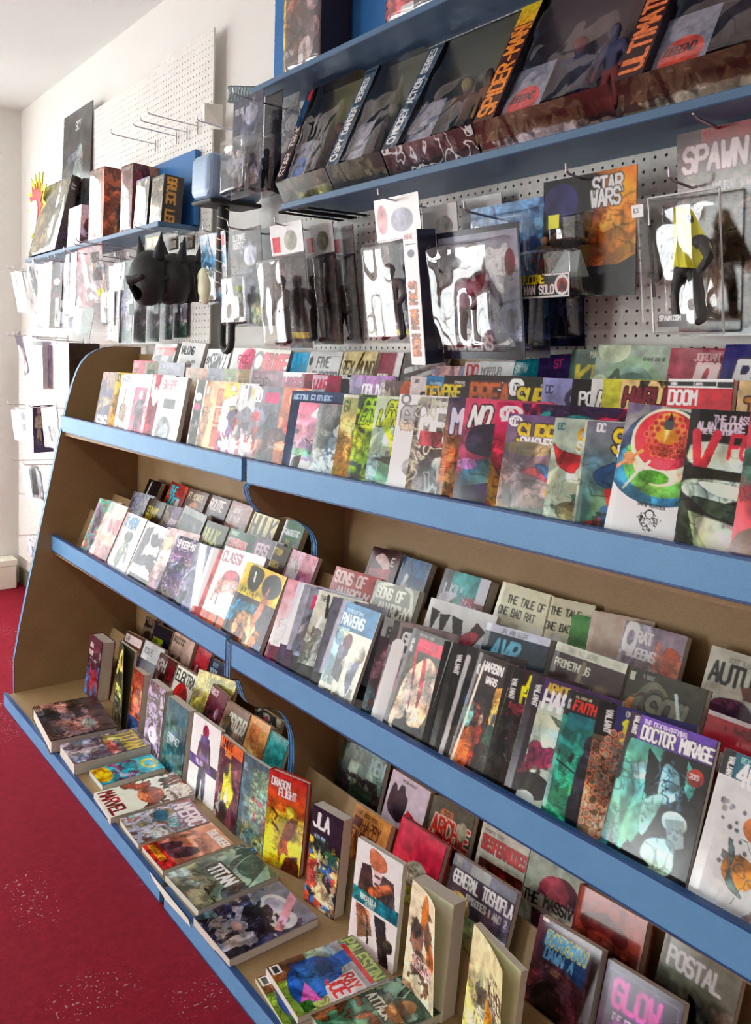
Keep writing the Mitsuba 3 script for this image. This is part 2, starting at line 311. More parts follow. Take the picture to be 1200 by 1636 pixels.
for lx, ly in ((-3.6, -2.3), (-1.2, -2.3), (1.2, -2.3)):   # fluorescent fixtures on the ceiling, behind the viewer's head
    k = thing('ceiling_light', 'long fluorescent ceiling light ' + {-3.6: 'nearest the side window', -1.2: 'in the middle', 1.2: 'farthest from the side window'}[lx], 'ceiling light', 'fluorescent lights along the ceiling')
    part(k, 'housing', slab(lx - .62, ly - .11, CEIL - .05, lx + .62, ly + .11, CEIL, 'm_peg'))
    part(k, 'diffuser', {**MB().quad((lx - .6, ly - .09, CEIL - .052), (lx - .6, ly + .09, CEIL - .052), (lx + .6, ly + .09, CEIL - .052), (lx + .6, ly - .09, CEIL - .052)).ply('m_peg'),
                         'emitter': {'type': 'area', 'radiance': {'type': 'rgb', 'value': [LAMP * .94, LAMP, LAMP * .95]}}})

# ------------------------------------------------------------------ peg boards with real holes
def pegboard(x0, z0, cols, rows, y, tilt=0.0, g=.0254, r=.0033):
    a = (np.arange(8) + .5) * np.pi / 4; ring = np.stack([np.cos(a), np.sin(a)], 1) * r
    sq = np.array([[1, .414], [.414, 1], [-.414, 1], [-1, .414], [-1, -.414], [-.414, -1], [.414, -1], [1, -.414]]) * g / 2
    cor = np.array([[1, 1], [-1, 1], [-1, -1], [1, -1]]) * g / 2
    cell = np.vstack([ring, sq, cor]); F = []
    for i in range(8):
        j = (i + 1) % 8; F += [[i, 8 + i, 8 + j], [i, 8 + j, j]]
    for c, (i, j) in enumerate(((0, 1), (2, 3), (4, 5), (6, 7))): F.append([8 + i, 16 + c, 8 + j])
    F = np.array(F)[:, ::-1]
    cx, cz = np.meshgrid(x0 + g * (np.arange(cols) + .5), z0 + g * (np.arange(rows) + .5))
    cen = np.stack([cx.ravel(), cz.ravel()], 1); v2 = (cen[:, None] + cell[None]).reshape(-1, 2)
    f = (F[None] + 20 * np.arange(len(cen))[:, None, None]).reshape(-1, 3)
    m = MB(); v = np.stack([v2[:, 0], np.full(len(v2), y) , v2[:, 1]], 1); m.add(v, f)
    xa, xb, za, zb, t = x0, x0 + g * cols, z0, z0 + g * rows, .006
    for q in (((xa, y, za), (xa, y, zb), (xa, y + t, zb), (xa, y + t, za)), ((xb, y, za), (xb, y + t, za), (xb, y + t, zb), (xb, y, zb)),
              ((xa, y, zb), (xb, y, zb), (xb, y + t, zb), (xa, y + t, zb)), ((xa, y, za), (xa, y + t, za), (xb, y + t, za), (xb, y, za))): m.quad(*q)
    if tilt:
        for v in m.v: v[:, 1] -= tilt * (v[:, 2] - z0)
    return m.ply('m_peg')
GX, GZ = -1.0304 - .0127, .4559 - .0127                   # phase of the hole grid
def peg(name, label, x0, z0, x1, z1, y, tilt=0.0):
    x0 = GX + .0254 * round((x0 - GX) / .0254); z0 = GZ + .0254 * round((z0 - GZ) / .0254)
    k = thing(name, label, 'pegboard'); scene[k] = pegboard(x0, z0, round((x1 - x0) / .0254), round((z1 - z0) / .0254), y, tilt)
peg('pegboard', 'large white pegboard behind the hanging packs on the right', -2.38, -.02, -.2, 1.40, 0)
peg('pegboard', 'white pegboard with bare hooks whose right edge stands off the wall', -3.42, .05, -2.885, 1.235, -.02)
peg('pegboard', 'white pegboard behind the black poster, left of the bare hooks', -4.25, .05, -3.42, 1.21, -.018)
peg('pegboard', 'white pegboard in the corner behind the stacked hooks of boxed figures', -5.5, -1.25, -3.7, .02, -.015)
for i, x in enumerate((-2.34, -1.4, -.45)):
    pass

# ------------------------------------------------------------------ the comic rack, two units side by side
PROFILE = [(-.533, FLOOR), (-.534, -1.264), (-.509, -1.115), (-.439, -.765), (-.325, -.213), (-.299, -.115), (-.281, -.061), (-.262, -.025), (-.235, .008), (-.201, .029), (-.165, .043), (-.12, .05), (0, .05), (0, FLOOR)]
DIV = [(-.325, -.335), (-.339, -.35), (-.327, -.386), (-.3, -.417), (-.259, -.435), (-.213, -.439), (-.175, -.453), (-.145, -.47), (-.126, -.486), (-.11, -.51), (-.103, -.535), (-.104, -.565), (-.11, -.59), (-.142, -.65),
       (-.2, -.74), (-.33, -.85), (-.371, -.85), (-.371, -.775), (-.385, -.775), (-.385, -.875), (-.356, -.885), (-.339, -.936), (-.325, -.958), (-.309, -.971), (-.285, -.982), (-.257, -.988), (-.235, -.997), (-.214, -1.011),
       (-.195, -1.035), (-.181, -1.066), (-.172, -1.095), (-.169, -1.126), (-.168, -1.17), (-.171, -1.212), (-.18, -1.30), (-.19, -1.36), (-.24, -1.406), (-.53, -1.406), (-.53, FLOOR), (0, FLOOR), (0, -.335)]
def panel(k, name, poly, x0, x1, label, band='m_deepblue'):
    p = part(k, name, MB().tri(prism(poly, 0, x0, x1)).ply('m_mdf'), label)
    b, trim, n = MB(), MB(), len(poly)
    for i in range(n - 2 if poly is PROFILE else n - 3):
        (ya, za), (yb, zb) = poly[i], poly[i + 1]; d = np.array([yb - ya, zb - za]); L = np.hypot(*d)
        o = np.array([-d[1], d[0]]) / L * .0012 * (1 if poly is not PROFILE else 1)
        o = o if poly is not PROFILE else o
        for s in (1, -1):
            b.quad((x0, ya + s * o[0], za + s * o[1]), (x1, ya + s * o[0], za + s * o[1]), (x1, yb + s * o[0], zb + s * o[1]), (x0, yb + s * o[0], zb + s * o[1]))
            for xx in (x0 + .0015, x1 - .0015):
                trim.quad((xx - .0018, ya + s * 1.6 * o[0], za + s * 1.6 * o[1]), (xx + .0018, ya + s * 1.6 * o[0], za + s * 1.6 * o[1]), (xx + .0018, yb + s * 1.6 * o[0], zb + s * 1.6 * o[1]), (xx - .0018, yb + s * 1.6 * o[0], zb + s * 1.6 * o[1]))
    part(p, 'edge_band', b.ply(band), 'dark blue painted edge'); part(p, 'edge_trim', trim.ply('m_blue'), 'lighter blue arris')  # arris strips drawn in the lighter blue
def lip(k, shelf, x0, x1, y, za0, za1, zb0, zb1, t=.012):
    """A front board whose top runs from za0 to za1 and whose bottom runs from zb0 to zb1 (it sags)."""
    h = trimesh.convex.convex_hull(np.array([(x, yy, z) for x, z in ((x0, za0), (x1, za1), (x0, zb0), (x1, zb1)) for yy in (y, y + t)]))
    m = m3.Manifold(m3.Mesh(np.array(h.vertices, np.float32), np.array(h.faces, np.uint32)))
    part(shelf, 'lip', MB().tri(h).ply('m_blue'), 'blue painted front lip')
    e = MB()
    e.quad((x0, y - .0006, za0), (x1, y - .0006, za1), (x1, y - .0006, za1 - .0045), (x0, y - .0006, za0 - .0045)).quad((x0, y - .0006, zb0 + .004), (x1, y - .0006, zb1 + .004), (x1, y - .0006, zb1), (x0, y - .0006, zb0))
    e.quad((x0, y - .0006, za0 + .0005), (x0, y + t, za0 + .0005), (x1, y + t, za1 + .0005), (x1, y - .0006, za1 + .0005)).quad((x0, y, zb0 - .0005), (x1, y, zb1 - .0005), (x1, y + t, zb1 - .0005), (x0, y + t, zb0 - .0005))
    part(shelf, 'lip_edge', e.ply('m_deepblue'), 'dark blue edge of the lip')  # lip edges drawn in a darker blue
def board(k, x0, x1, y0, z0, y1, z1, t=.006):
    d = np.array([y1 - y0, z1 - z0]); d /= np.hypot(*d); o = np.array([d[1], -d[0]]) * t
    part(k, 'pocket_board', MB().tri(prism([(y0, z0), (y0 + o[0], z0 + o[1]), (y1 + o[0], z1 + o[1]), (y1, z1)], 0, x0, x1)).ply('m_mdf'))
def rack_unit(x0, x1, label, left, lz):
    k = thing('comic_rack', label, 'display rack', 'comic rack units')
    part(k, 'back_panel', slab(x0, -.01, FLOOR, x1, -.001, .02, 'm_mdf'))
    for nm, steps, bds, lp in (
        ('top_shelf', ((-.333, -.335, -.318), (-.215, -.318, -.273), (-.125, -.273, -.213)), (), (-.345, *lz[0:4])),
        ('middle_shelf', ((-.372, -.842, -.824), (-.25, -.824, -.80), (-.155, -.80, -.74)), ((-.197, -.797, -.117, -.60), (-.287, -.82, -.219, -.66)), (-.384, *lz[4:8])),
        ('base_deck', ((-.56, -1.43, -1.409), (-.215, -1.409, -1.379), (-.135, -1.379, -1.334)), ((-.182, -1.375, -.118, -1.2), (-.237, -1.408, -.207, -1.29)), (-.572, -1.405, -1.405, FLOOR, FLOOR))):
        m = MB()
        for y, za, zb in steps: m.box(x0, y, za, x1, -.01, zb)
        s = part(k, nm, m.ply('m_mdf'))
        for q in bds: board(k, x0, x1, *q)
        lip(k, s, x0 - (.02 if left and nm != 'middle_shelf' else 0), x1, lp[0], *lp[1:])
    if left: panel(k, 'end_panel', PROFILE, -3.62, -3.6, 'brown hardboard end panel with a rounded top', 'm_blue')
    panel(k, 'divider_panel', DIV, (-2.046 if left else -2.03), (-2.032 if left else -2.016), 'brown hardboard divider with scooped front edge')
rack_unit(-3.6, -2.046, 'brown and blue stepped comic rack with the rounded end panel', True, (-.250, -.267, -.317, -.333, -.755, -.764, -.824, -.838))
rack_unit(-2.016, .35, 'brown and blue stepped comic rack right of the scooped divider', False, (-.267, -.250, -.335, -.315, -.772, -.748, -.843, -.822))

# ------------------------------------------------------------------ books
ROWS = {'TF': (-.315, -.27, 11, -.315, .85, "top shelf front row"), 'TM': (-.165, -.012, 8, -.27, .4, "top shelf middle row"), 'TB': (-.05, .04, 15, -.21, .5, "top shelf back row"),
        'MF': (-.355, -.77, 24, -.82, .85, "middle shelf front row"), 'MM': (-.14, -.557, 23, -.795, .55, "middle shelf second row"), 'MB': (-.045, -.50, 23.5, -.735, .55, "middle shelf back row"),
        'BF': (-.295, -1.41, 6, -1.408, 1, "bottom deck front row"), 'BM': (-.14, -1.14, 20, -1.375, .8, "bottom deck second row"), 'BB': (-.05, -1.09, 18, -1.33, .8, "bottom deck back row")}
GROUPS = {'TF': 'comics in the front row of the top shelf', 'TM': 'comics in the middle row of the top shelf', 'TB': 'comics in the back row of the top shelf', 'MF': 'comics in the front row of the middle shelf', 'MM': 'comics in the second row of the middle shelf',
          'MB': 'comics at the back of the middle shelf', 'BF': 'comics standing at the front of the bottom deck', 'BM': 'comics in the second row of the bottom deck', 'BB': 'comics in the back row of the bottom deck', 'FL': 'comics lying flat on the bottom deck'}
rng = np.random.default_rng(11)
def book(label, group, M, w, H, t, art, vis=1.0, hard=False, open_=0.0, fx=.75, fz=1.0, bow=1.0):
    d = np.linalg.norm(M[:3, 3] + M[:3, :3] @ [w / 2, 0, H / 2] - EYE); px = .95 * d / FOC
    asp = px / fz
    U, V, C = print_grid(w, H, art, px, vis, .84 if vis == .85 else 1.0)
    if fx != 1:                                            # fewer columns where the cover is seen at a slant
        n = max(8, int(len(U) * fx)); idx = np.round(np.linspace(0, len(U) - 1, n)).astype(int); U, C = U[idx], C[:, idx]
    nx, ny = len(U), len(V); x, z = np.meshgrid(U * w, H * (1 - V))
    s = rng.random(3)
    y = -.0004 - .0007 * bow * (1 + np.sin(U * 3.1 + 6 * s[0])[None] * np.sin(V * 2.6 + 6 * s[1])[:, None]) * np.minimum(1, U * 12)[None]
    if open_:
        a = open_ * (U ** 1.6)[None] * (1 - .55 * V)[:, None]; y = y - a * w; x = x * (1 - .35 * a)
    m = MB(); ec = np.minimum(edge_colour(art), .7); tb = .0022 if hard else .0005; ov = .003 if hard else .0
    m.box(0, 0, 0, w, tb, H, ec); m.box(0, t - tb, 0, w, t, H, ec); m.box(-.0004, 0, 0, tb, t, H, ec)
    if open_:                                              # the curled cover's back is bare card
        m.add(np.stack([x, y + .0004, z], -1).reshape(-1, 3), grid_faces(nx, ny)[:, ::-1], hexc('ddc'))
    m.add(np.stack([x, y, z], -1).reshape(-1, 3), grid_faces(nx, ny), C.reshape(-1, 3))
    k = thing('hardcover_book' if hard else 'comic_book', label, 'book' if hard else 'comic book', group)
    m.xf(M); part(k, 'cover', m.ply('m_print', smooth=True, col=True))
    part(k, 'page_block', MB().box(tb, tb + .0002, ov + .0006, w - ov - .0008, t - tb - .0002, H - ov - .0006).xf(M).ply('m_pages'))
rows = {}  # thin slivers and the drum cover have glare streaks drawn into their print
BOOKS = '''
TF|-3.302|0.263|0.165|0.012|0.000|-|dark purple paperback with white script letters at bottom|b 213 435;n 3 2 213 435 867 213;t .12 .8 .3 fff - 0 SAG;z 0 0 1 .7 4 3 b96 .5
TF|-3.162|0.264|0.165|0.010|0.000|-|yellow and orange paperback with black lettering on top|b db2 c71;t .05 .03 .16 210 - 0 DD;z 0 .2 1 1 5 4 530 .6;r 0 0 .05 1 852
TF|-3.096|0.260|0.168|0.010|0.000|-|white paperback with grey bird sketch and thin grey title|b fff dcc;t .05 .03 .13 556 - 0 ASCEN;l 545 .02 .3 .25 .28 .6;e .3 .6 .14 .1 877;e .35 .72 .2 .1 a99;z 0 .5 .8 1 7 3 ca9 .5
TF|-2.988|0.263|0.168|0.010|0.000|-|white paperback with pink strip and grey standing figure|b fff;r .2 .22 .9 1 c57;t .05 .03 .1 dab - 0 ALEX;f .5 .27 .75 eba 555 444;r .75 0 1 1 fee
TF|-2.840|0.265|0.168|0.010|0.000|-|pink paperback with big white fork shape|r 0 0 1 1 c67;r 0 0 .12 1 fff;p fff .15 0 .25 0 .28 .2 .45 .2 .5 0 .6 0 .55 .35 .42 .45 .38 .5 .3 .5 .28 .45 .15 .3;l c56 .03 .3 .0 .3 .22;l c56 .03 .42 0 .4 .22;z 0 .5 .7 1 4 4 d45 .5;r .5 0 1 1 fff
TF|-2.737|0.261|0.200|0.014|0.000|-|white paperback with dark pink stencil title and grey brush patch|b fff;t .1 .06 .15 a24 - 0 SW-SPR;z .2 .35 .75 .95 3 3 333 1;r .25 .35 .7 .5 555;p 666 .15 .7 .4 .6 .7 .75 .65 1 .1 1;p 888 .2 .9 .5 .7 .7 1 .15 1
TF|-2.460|0.256|0.165|0.009|0.000|-|black and white striped paperback with pink marks|b fff;r .05 0 .3 1 443;r .35 .05 .5 1 332;e .15 .25 .1 .06 fff;e .15 .4 .1 .05 b35;e .4 .35 .06 .05 fff;z 0 .5 .6 1 4 5 888 .6
TF|-2.390|0.257|0.165|0.011|0.000|-|tan paperback with tall orange blocks|b b86 a75;r .18 0 1 1 eb8;r .4 .1 .8 .35 d53;r .42 .38 .82 .62 d42;r .42 .66 .8 .95 c42;t .05 .1 .12 fff - 0 R;t .48 .15 .2 e86 - 0 O;t .5 .42 .2 e86 - 0 B
TF|-2.270|0.255|0.165|0.010|0.000|-|white paperback with yellow and violet splashes|b fff;z 0 0 .7 .5 8 3 ec3 1;z .2 .3 1 .8 9 3 647 1;z 0 .6 1 1 5 4 c47 1;z .4 .8 1 1 2 4 735 .8
TF|-2.183|0.250|0.168|0.012|0.000|-|dark grey paperback with white lettering and red crowd|n 5 3 434 878 ccc 545;t .1 .06 .17 fff - 0 GO;p ec2 .4 .04 .5 .04 .45 .2;t .52 .07 .17 fff - 0 GO;z 0 .45 1 1 6 5 b23 1;z 0 .6 1 1 8 5 fdd .8;e .65 .42 .14 .07 c13
TF|-2.040|0.252|0.250|0.012|0.000|-|slate paperback with large orange sunflower|b 778 667;r .35 0 .8 1 d86;e .62 .14 .2 .14 e53;o .62 .14 .13 .1 .03 fc9;e .62 .14 .06 .05 fb8;r .05 .08 .3 .22 d27;z .1 .45 .75 1 4 4 644 1;e .6 .5 .17 .13 e42;z 0 .7 1 1 6 5 a76 .7;r .78 .3 .83 1 9ab
TF|-1.882|0.246|0.200|0.010|0.000|-|slate blue paperback with pale stencil title across the top|b 457;t .05 .05 .1 bdf 238 0 @NEON_FUTURE;r 0 .12 1 1 346
TF|-1.845|0.217|0.165|0.009|0.000|-|pink paperback with white triangle and black trees|b e79 fde;l fff .03 .35 .18 .5 .06 .65 .2 .35 .18;z 0 .3 1 .55 5 5 434 1;z 0 .5 1 .85 7 4 879 .8;e .2 .72 .35 .06 8b9;p fff 0 .85 1 .8 1 1 0 1;p 222 .05 .8 .25 .75 .2 1 0 1
TF|-1.755|0.217|0.168|0.012|0.000|-|grey paperback with pale misty female portrait|b 444 899;z 0 0 1 .6 4 2 777 .8;f .5 .28 .8 ccc abb 9bb;z 0 .6 1 1 6 3 cdd 1;e .52 .25 .13 .1 333;e .55 .35 .09 .09 ccc;r .95 0 1 1 532
TF|-1.653|0.246|0.165|0.008|0.000|-|yellow fading paperback with green corner title|b 9a7 ea2;z 0 .3 1 .8 4 3 e94 .7;t .05 .08 .15 563 - 0 GI;r 0 0 .5 .04 ddc
TF|-1.590|0.249|0.168|0.009|0.000|-|lime green paperback with bursting shapes|n 7 4 9b1 454 bd2 343;t .15 .05 .22 9c2 221 -.2 GR;t .1 .18 .18 9c2 221 -.2 LA;z 0 .4 1 1 9 4 bd1 1;z .3 .6 1 1 5 5 eee .7
TF|-1.521|0.249|0.168|0.011|0.000|-|pale green paperback with slanted green title|b cdb 9ba;t .25 .06 .2 bc2 231 -.2 GR;t .12 .17 .19 bc2 231 -.2 LANT;l cd2 .05 .2 .3 .4 .5 .5 1;e .3 .8 .3 .14 6a8;z 0 .6 1 1 4 3 bdd .7;p 554 .1 .7 .5 .64 .4 .75
TF|-1.439|0.256|0.168|0.012|0.000|-|white paperback with plain white cover and grey title|b fff;o .12 .05 .07 .045 .02 888;t .1 .14 .26 bbb 777 0 GREE;t .1 .3 .1 888 - 0 FER;e .4 .75 .2 .1 bbb;r .96 0 1 1 321
TF|-1.376|0.253|0.200|0.012|0.000|-|grey paperback with white blackletter style title|n 3 5 433 766 998 544;t .25 .05 .09 fff - 0 DARK_N;t .1 .13 .3 fff 888 0 MET;k 5 6 ccb .03;r .1 .35 .4 .5 a45;p cb4 .7 .5 .85 .6 .72 .65;r .9 0 1 1 323
TF|-1.274|0.257|0.168|0.009|0.000|-|violet and orange paperback with white title start|b 335 fa5;z 0 .2 1 .5 4 3 647 .8;z 0 .5 1 1 6 4 e74 1;z .1 .65 1 1 3 5 a62 1;z 0 .85 1 1 5 4 212 1;t .3 .04 .1 fff - 0 DA;t .1 .12 .28 dde 447 0 MET
TF|-1.226|0.258|0.200|0.012|0.000|-|crimson paperback with white and green slanted title|b c46 a35;z 0 .2 1 .9 3 3 724 .8;t .12 .08 .2 fff 000 -.2 NO;t .6 .08 .2 2b4 fff -.2 JUST;p 323 .1 .25 .6 .22 .7 .45 .4 .55 .05 .5;p 367 .1 .6 .7 .5 .8 .8 .3 1 .0 .9;e .12 .62 .12 .05 d8c;z .3 .3 .9 .6 7 4 434 .8;e .8 .45 .12 .07 b68;p 214 .0 .85 .5 .75 .6 1 0 1
TF|-1.131|0.254|0.260|0.008|0.000|-|pink and flame coloured wide paperback behind other covers|b d36;o .12 .1 .08 .06 .02 fff;t .05 .07 .08 fff - 0 DC;z .2 0 1 .2 4 3 324 1;z .2 .05 1 .25 8 3 3aa .8;z 0 .3 .4 1 6 3 ea2 1;z 0 .3 .4 1 9 4 422 .7
TF|-1.107|0.233|0.180|0.011|0.000|-|mauve paperback with yellow block title and city flames|b 647 987;o .1 .07 .075 .045 .015 fff;t .055 .048 .07 fff - 0 DC;t .16 .1 .2 ec2 322 0 SUPERM;t .2 .22 .1 fff 878 0 SMASHES;e .3 .33 .3 .07 875;p b45 .2 .55 .6 .45 1 .6 1 .75 .5 .6;p 36a .35 .45 .9 .5 1 .62 .7 .75 .6 .6;z .1 .5 .9 1 5 3 554 .8;p d72 .55 .7 .8 .68 .9 .9 .7 .95;e .75 .9 .16 .08 e82;p 364 0 .92 1 .85 1 1 0 1
TF|-0.989|0.233|0.168|0.010|0.000|-|pale green paperback with orange title and red swirl|b aba cdb;t .05 .05 .07 178 - 0 DC;t .3 .1 .2 da3 - 0 SUP;t .3 .21 .11 ded - 0 SMA;p c22 .0 .22 .1 .3 .3 .33 .6 .36 .6 .45 .35 .42 .3 .52 .1 .45 .05 .33;p 366 .35 .45 .7 .4 .7 .6 .5 .66 .4 .6;p 587 .3 .7 .6 .6 .6 .8 .35 .8;e .3 .85 .16 .09 775;z 0 .7 .6 1 4 4 bb8 .7
TF|-0.921|0.232|0.168|0.010|0.000|-|blue and red paperback with yellow title corner|b 778 486;t .15 .02 .08 fff - 0 DC;t .35 .07 .22 ec2 322 0 SUP;t .4 .2 .12 fff - 0 SMA;p 369 .15 .45 .5 .3 1 .4 1 .6 .5 .65 .2 .55;p c33 .3 .6 .6 .55 .8 .75 .4 .85;p 358 .3 .75 .7 .65 .9 .85 .2 1;p b23 .0 .95 .3 .85 .3 1 0 1;z 0 .8 1 1 6 5 232 .8;r 0 0 .03 1 cca
TF|-0.858|0.263|0.138|0.012|-0.060|-|white paperback with large red disc of holes and rainbow arc|b fff;n 2 2 889 aa9 768 999;r 0 .62 1 1 fff;e .62 .35 .62 .34 457;e .55 .5 .62 .24 38a;e .6 .42 .52 .25 6a4;e .56 .33 .4 .26 eca;e .57 .26 .44 .25 eec;e .57 .25 .4 .22 d34;e .58 .16 .2 .12 e92;q .57 .22 .3 .16 c32;e .57 .13 .07 .045 555;p 222 .57 .03 .62 .1 .55 .1;p fd8 .53 .17 .6 .17 .55 .27;e .15 .42 .08 .05 d85;l d85 .02 .0 .5 .3 .35;e .5 .53 .2 .05 482;l ddb .015 .15 .65 .3 .5 .42 .42;t .38 .725 .042 333 - 0 GRANT_MORRISON;p 222 .36 .99 .4 .86 .46 .84 .44 .9 .42 .99;p 222 .68 .99 .7 .86 .65 .84 .66 .9 .62 .99;s .55 .86 .17 .07 160 222;p fff .3 .86 .42 .84 .52 .98 .3 .98;p fff .8 .86 .68 .84 .58 .98 .8 .98;e .55 .8 .06 .035 222;e .55 .805 .045 .026 fff
TF|-0.724|0.265|0.175|0.012|0.000|-|black and pale green paperback with tall red letters|b 222;t .22 .04 .06 dcd - 0 THE_CLASSIC;t .08 .09 .07 dcd - 0 ALAN_MOORE;t .1 .135 .045 dcd - 0 STEVE_WHITAKER;p bcb .05 .2 1 .3 1 .45 .5 .42 0 .4;z 0 .2 1 .45 3 3 ada .5;t .08 .17 .4 c34 - -.1 V;t .4 .17 .2 c34 - -.1 FOR_VE;p 221 0 .4 .5 .43 1 .42 1 .5 .3 .5 0 .48;p aba 0 .5 .3 .48 1 .5 1 .62 .5 .6 .3 .68 .0 .6;p ded .1 .5 .4 .5 .8 .56 .7 .62 .3 .6;p 343 .05 .6 .4 .64 .9 .66 1 .75 1 .8 .3 .75;p 9b9 0 .7 .3 .75 1 .85 1 1 0 1;p bcb .1 .72 .6 .8 1 .88 .9 1 .3 1;p c99 .4 .78 1 .84 1 .87 .6 .84;p 221 .5 .84 1 .9 1 1 .8 .95;p 343 .0 .6 .08 .7 .2 1 .1 1 0 .9
TF|-0.634|0.269|0.168|0.011|0.000|-|crimson paperback with green and brown portrait heads|b b34;z 0 0 1 .3 3 3 533 1;e .3 .35 .35 .15 365;e .35 .36 .2 .1 8a8;z 0 .3 .8 .6 4 5 587 .6;e .75 .6 .3 .2 bb6;p 365 .1 .55 .3 .5 .25 .7;e .35 .9 .35 .16 532;e .4 .92 .2 .1 cb8
TM|-3.265|0.264|0.168|0.010|0.000|-|red band paperback in a clear sleeve|b c45;t .1 .04 .1 eaa - 0 THE;t .1 .13 .2 844 - 0 DE
TM|-3.138|0.260|0.168|0.010|0.000|-|olive band paperback in a clear sleeve|b 998;t .1 .13 .2 676 - 0 DEA
TM|-3.019|0.260|0.230|0.020|0.000|-|wide grey paperback with grey capital letters in sleeve|b 889;t .15 .04 .07 aab - 0 THE_WALKING;t .1 .12 .2 99a 667 0 DEAD
TM|-2.776|0.245|0.168|0.010|0.000|-|tan paperback with faint outlined letters in sleeve|b ca9;t .1 .12 .2 dca a98 0 DEAD
TM|-2.606|0.246|0.168|0.010|0.000|-|blue grey paperback with outlined letters|b 99a;t .1 .12 .2 aab 778 0 DEAD
TM|-2.488|0.247|0.168|0.010|0.000|-|sage paperback with outlined letters|b 9a8;t .1 .12 .2 ab9 786 0 DEAD
TM|-2.399|0.246|0.168|0.010|0.000|-|light tan paperback with narrow visible edge|b ba8;t .1 .12 .2 cb9 987 0 DE
TM|-2.318|0.246|0.200|0.018|0.000|-|mauve paperback with grey outlined letters and dark edge|b 978;t .15 .05 .08 baa - 0 THE_WALKING;t .1 .12 .2 a99 767 0 DEAD
TM|-2.117|0.245|0.155|0.008|0.000|-|white paperback with red and blue title splash|b edd;t .05 .08 .25 c36 447 -.1 WARS;z 0 .1 1 .5 4 3 a35 .6
TM|-2.015|0.242|0.120|0.008|0.000|-|plain dark red paperback beside splash cover|b 813;t .2 .1 .2 712 - 0 CT
TM|-1.957|0.240|0.155|0.008|0.000|-|pale pink paperback with red slanted title|b dbc;t .05 .06 .22 c25 - -.1 WARS;r .1 .25 .9 .28 a12
TM|-1.883|0.240|0.120|0.008|0.000|-|plain crimson paperback without visible lettering|b 924
TM|-1.814|0.244|0.120|0.008|0.000|-|narrow black paperback with white marks|b 111;k 3 5 ccc .05
TM|-1.780|0.245|0.168|0.012|0.000|-|violet paperback with white title reading OBLIV|b 558 757;z 0 0 1 .4 4 3 a5a .7;t .3 .1 .16 fff - 0 OBLIV;e .2 .08 .08 .06 98b
TM|-1.646|0.235|0.168|0.012|0.000|-|collage paperback with tan figures and grey ground|n 4 4 987 cba 655 dcb;o .75 .2 .3 .2 .1 b53
TM|-1.532|0.248|0.120|0.010|0.000|-|white paperback with dark letters at its edge|b dcc;t .1 .03 .07 444 - 0 JON;t .3 .16 .3 212 - 0 PE
TM|-1.476|0.250|0.130|0.010|0.000|-|blue topped paperback with yellow letters|b 111;r 0 0 1 .13 27a;t .1 .06 .09 bde - 0 GARTH;t .02 .1 .22 eb2 320 0 DEV
TM|-1.416|0.253|0.130|0.010|0.000|-|black paperback with pink corner and yellow letters|b 211;r .6 0 1 .1 c46;t .25 .05 .08 dcc - 0 ENNIS;t .02 .09 .22 ec2 320 0 PRE
TM|-1.333|0.257|0.200|0.014|0.000|-|black paperback with large rust coloured title|b 211;t .4 .06 .08 dcc - 0 ENNIS_DI;t .04 .08 .22 b52 520 0 PREACHE
TM|-1.211|0.254|0.168|0.012|0.000|-|black paperback with slanted yellow title and white badge|b 221;o .1 .08 .09 .06 .03 fff;t .05 .06 .08 fff - 0 DC;t .45 .05 .05 ccc - 0 ORIGINAL;t .15 .09 .22 ec2 210 -.15 SUPE;t .4 .3 .14 da2 - 0 ADV
TM|-1.120|0.256|0.168|0.012|0.000|-|lavender paperback with dark cursive title|b 88b;t .05 .06 .09 335 - 0 DC;t .35 .1 .32 335 88a -.1 SUP
TM|-1.043|0.256|0.120|0.010|0.000|-|black paperback with white serif letters|b 222;t .15 .1 .2 eee - 0 POW;t .4 .32 .09 bbb - 0 ED
TM|-0.996|0.258|0.130|0.010|0.000|-|white paperback with outlined slanted letters|b ddd;t .15 .1 .25 fff 333 -.15 HO;z 0 .25 1 .6 4 4 777 .7
TM|-0.969|0.259|0.120|0.010|0.000|-|yellow green paperback with bright white strip|b cc4;p 222 .1 .35 1 .2 1 1 .1 1;z .4 0 1 .2 3 4 777 .6
TM|-0.934|0.258|0.175|0.014|0.000|-|cream and black paperback with pink outlined title|b ec8;z .2 0 1 .12 5 3 222 1;t .06 .06 .18 723 300 -.1 HARLEY;t .4 .19 .15 fdd a12 0 QUIN;p c22 0 .3 .2 .26 .4 .4 0 .5
TM|-0.838|0.263|0.121|0.014|0.021|-|red paperback with bold white rounded title|b c23;r 0 0 1 .06 eee;r .0 .02 .4 .05 222;t .04 .025 .035 fff - 0 YOUNG;r .42 .02 .75 .05 222;t .44 .025 .035 eee - 0 ANIMAL;r .76 .02 1 .055 222;t .04 .08 .19 fff - 0 DOOM;t .3 .21 .19 fff - 0 PATR
TM|-0.713|0.264|0.168|0.012|0.000|-|gold paperback with brown angular lettering|b ca7 b96;t .1 .12 .25 a61 310 0 TITAN
TB|-3.332|0.283|0.213|0.012|-0.003|-|white paperback with orange banner title at left end of back row|b fff;r .1 .06 .9 .18 e53;t .14 .08 .1 822 - 0 DEAD;n 3 3 eee 555 bbb 333;r 0 0 1 .06 fff;r .05 .06 .95 .18 d43;t .1 .08 .11 ecc - 0 WALKIN
TB|-3.090|0.283|0.211|0.012|-0.037|-|white paperback with black condensed title and bright glare|b fff;t .08 .06 .14 222 - 0 WALKING;z .1 .2 .9 .6 4 3 ccc 1;e .5 .35 .15 .1 999
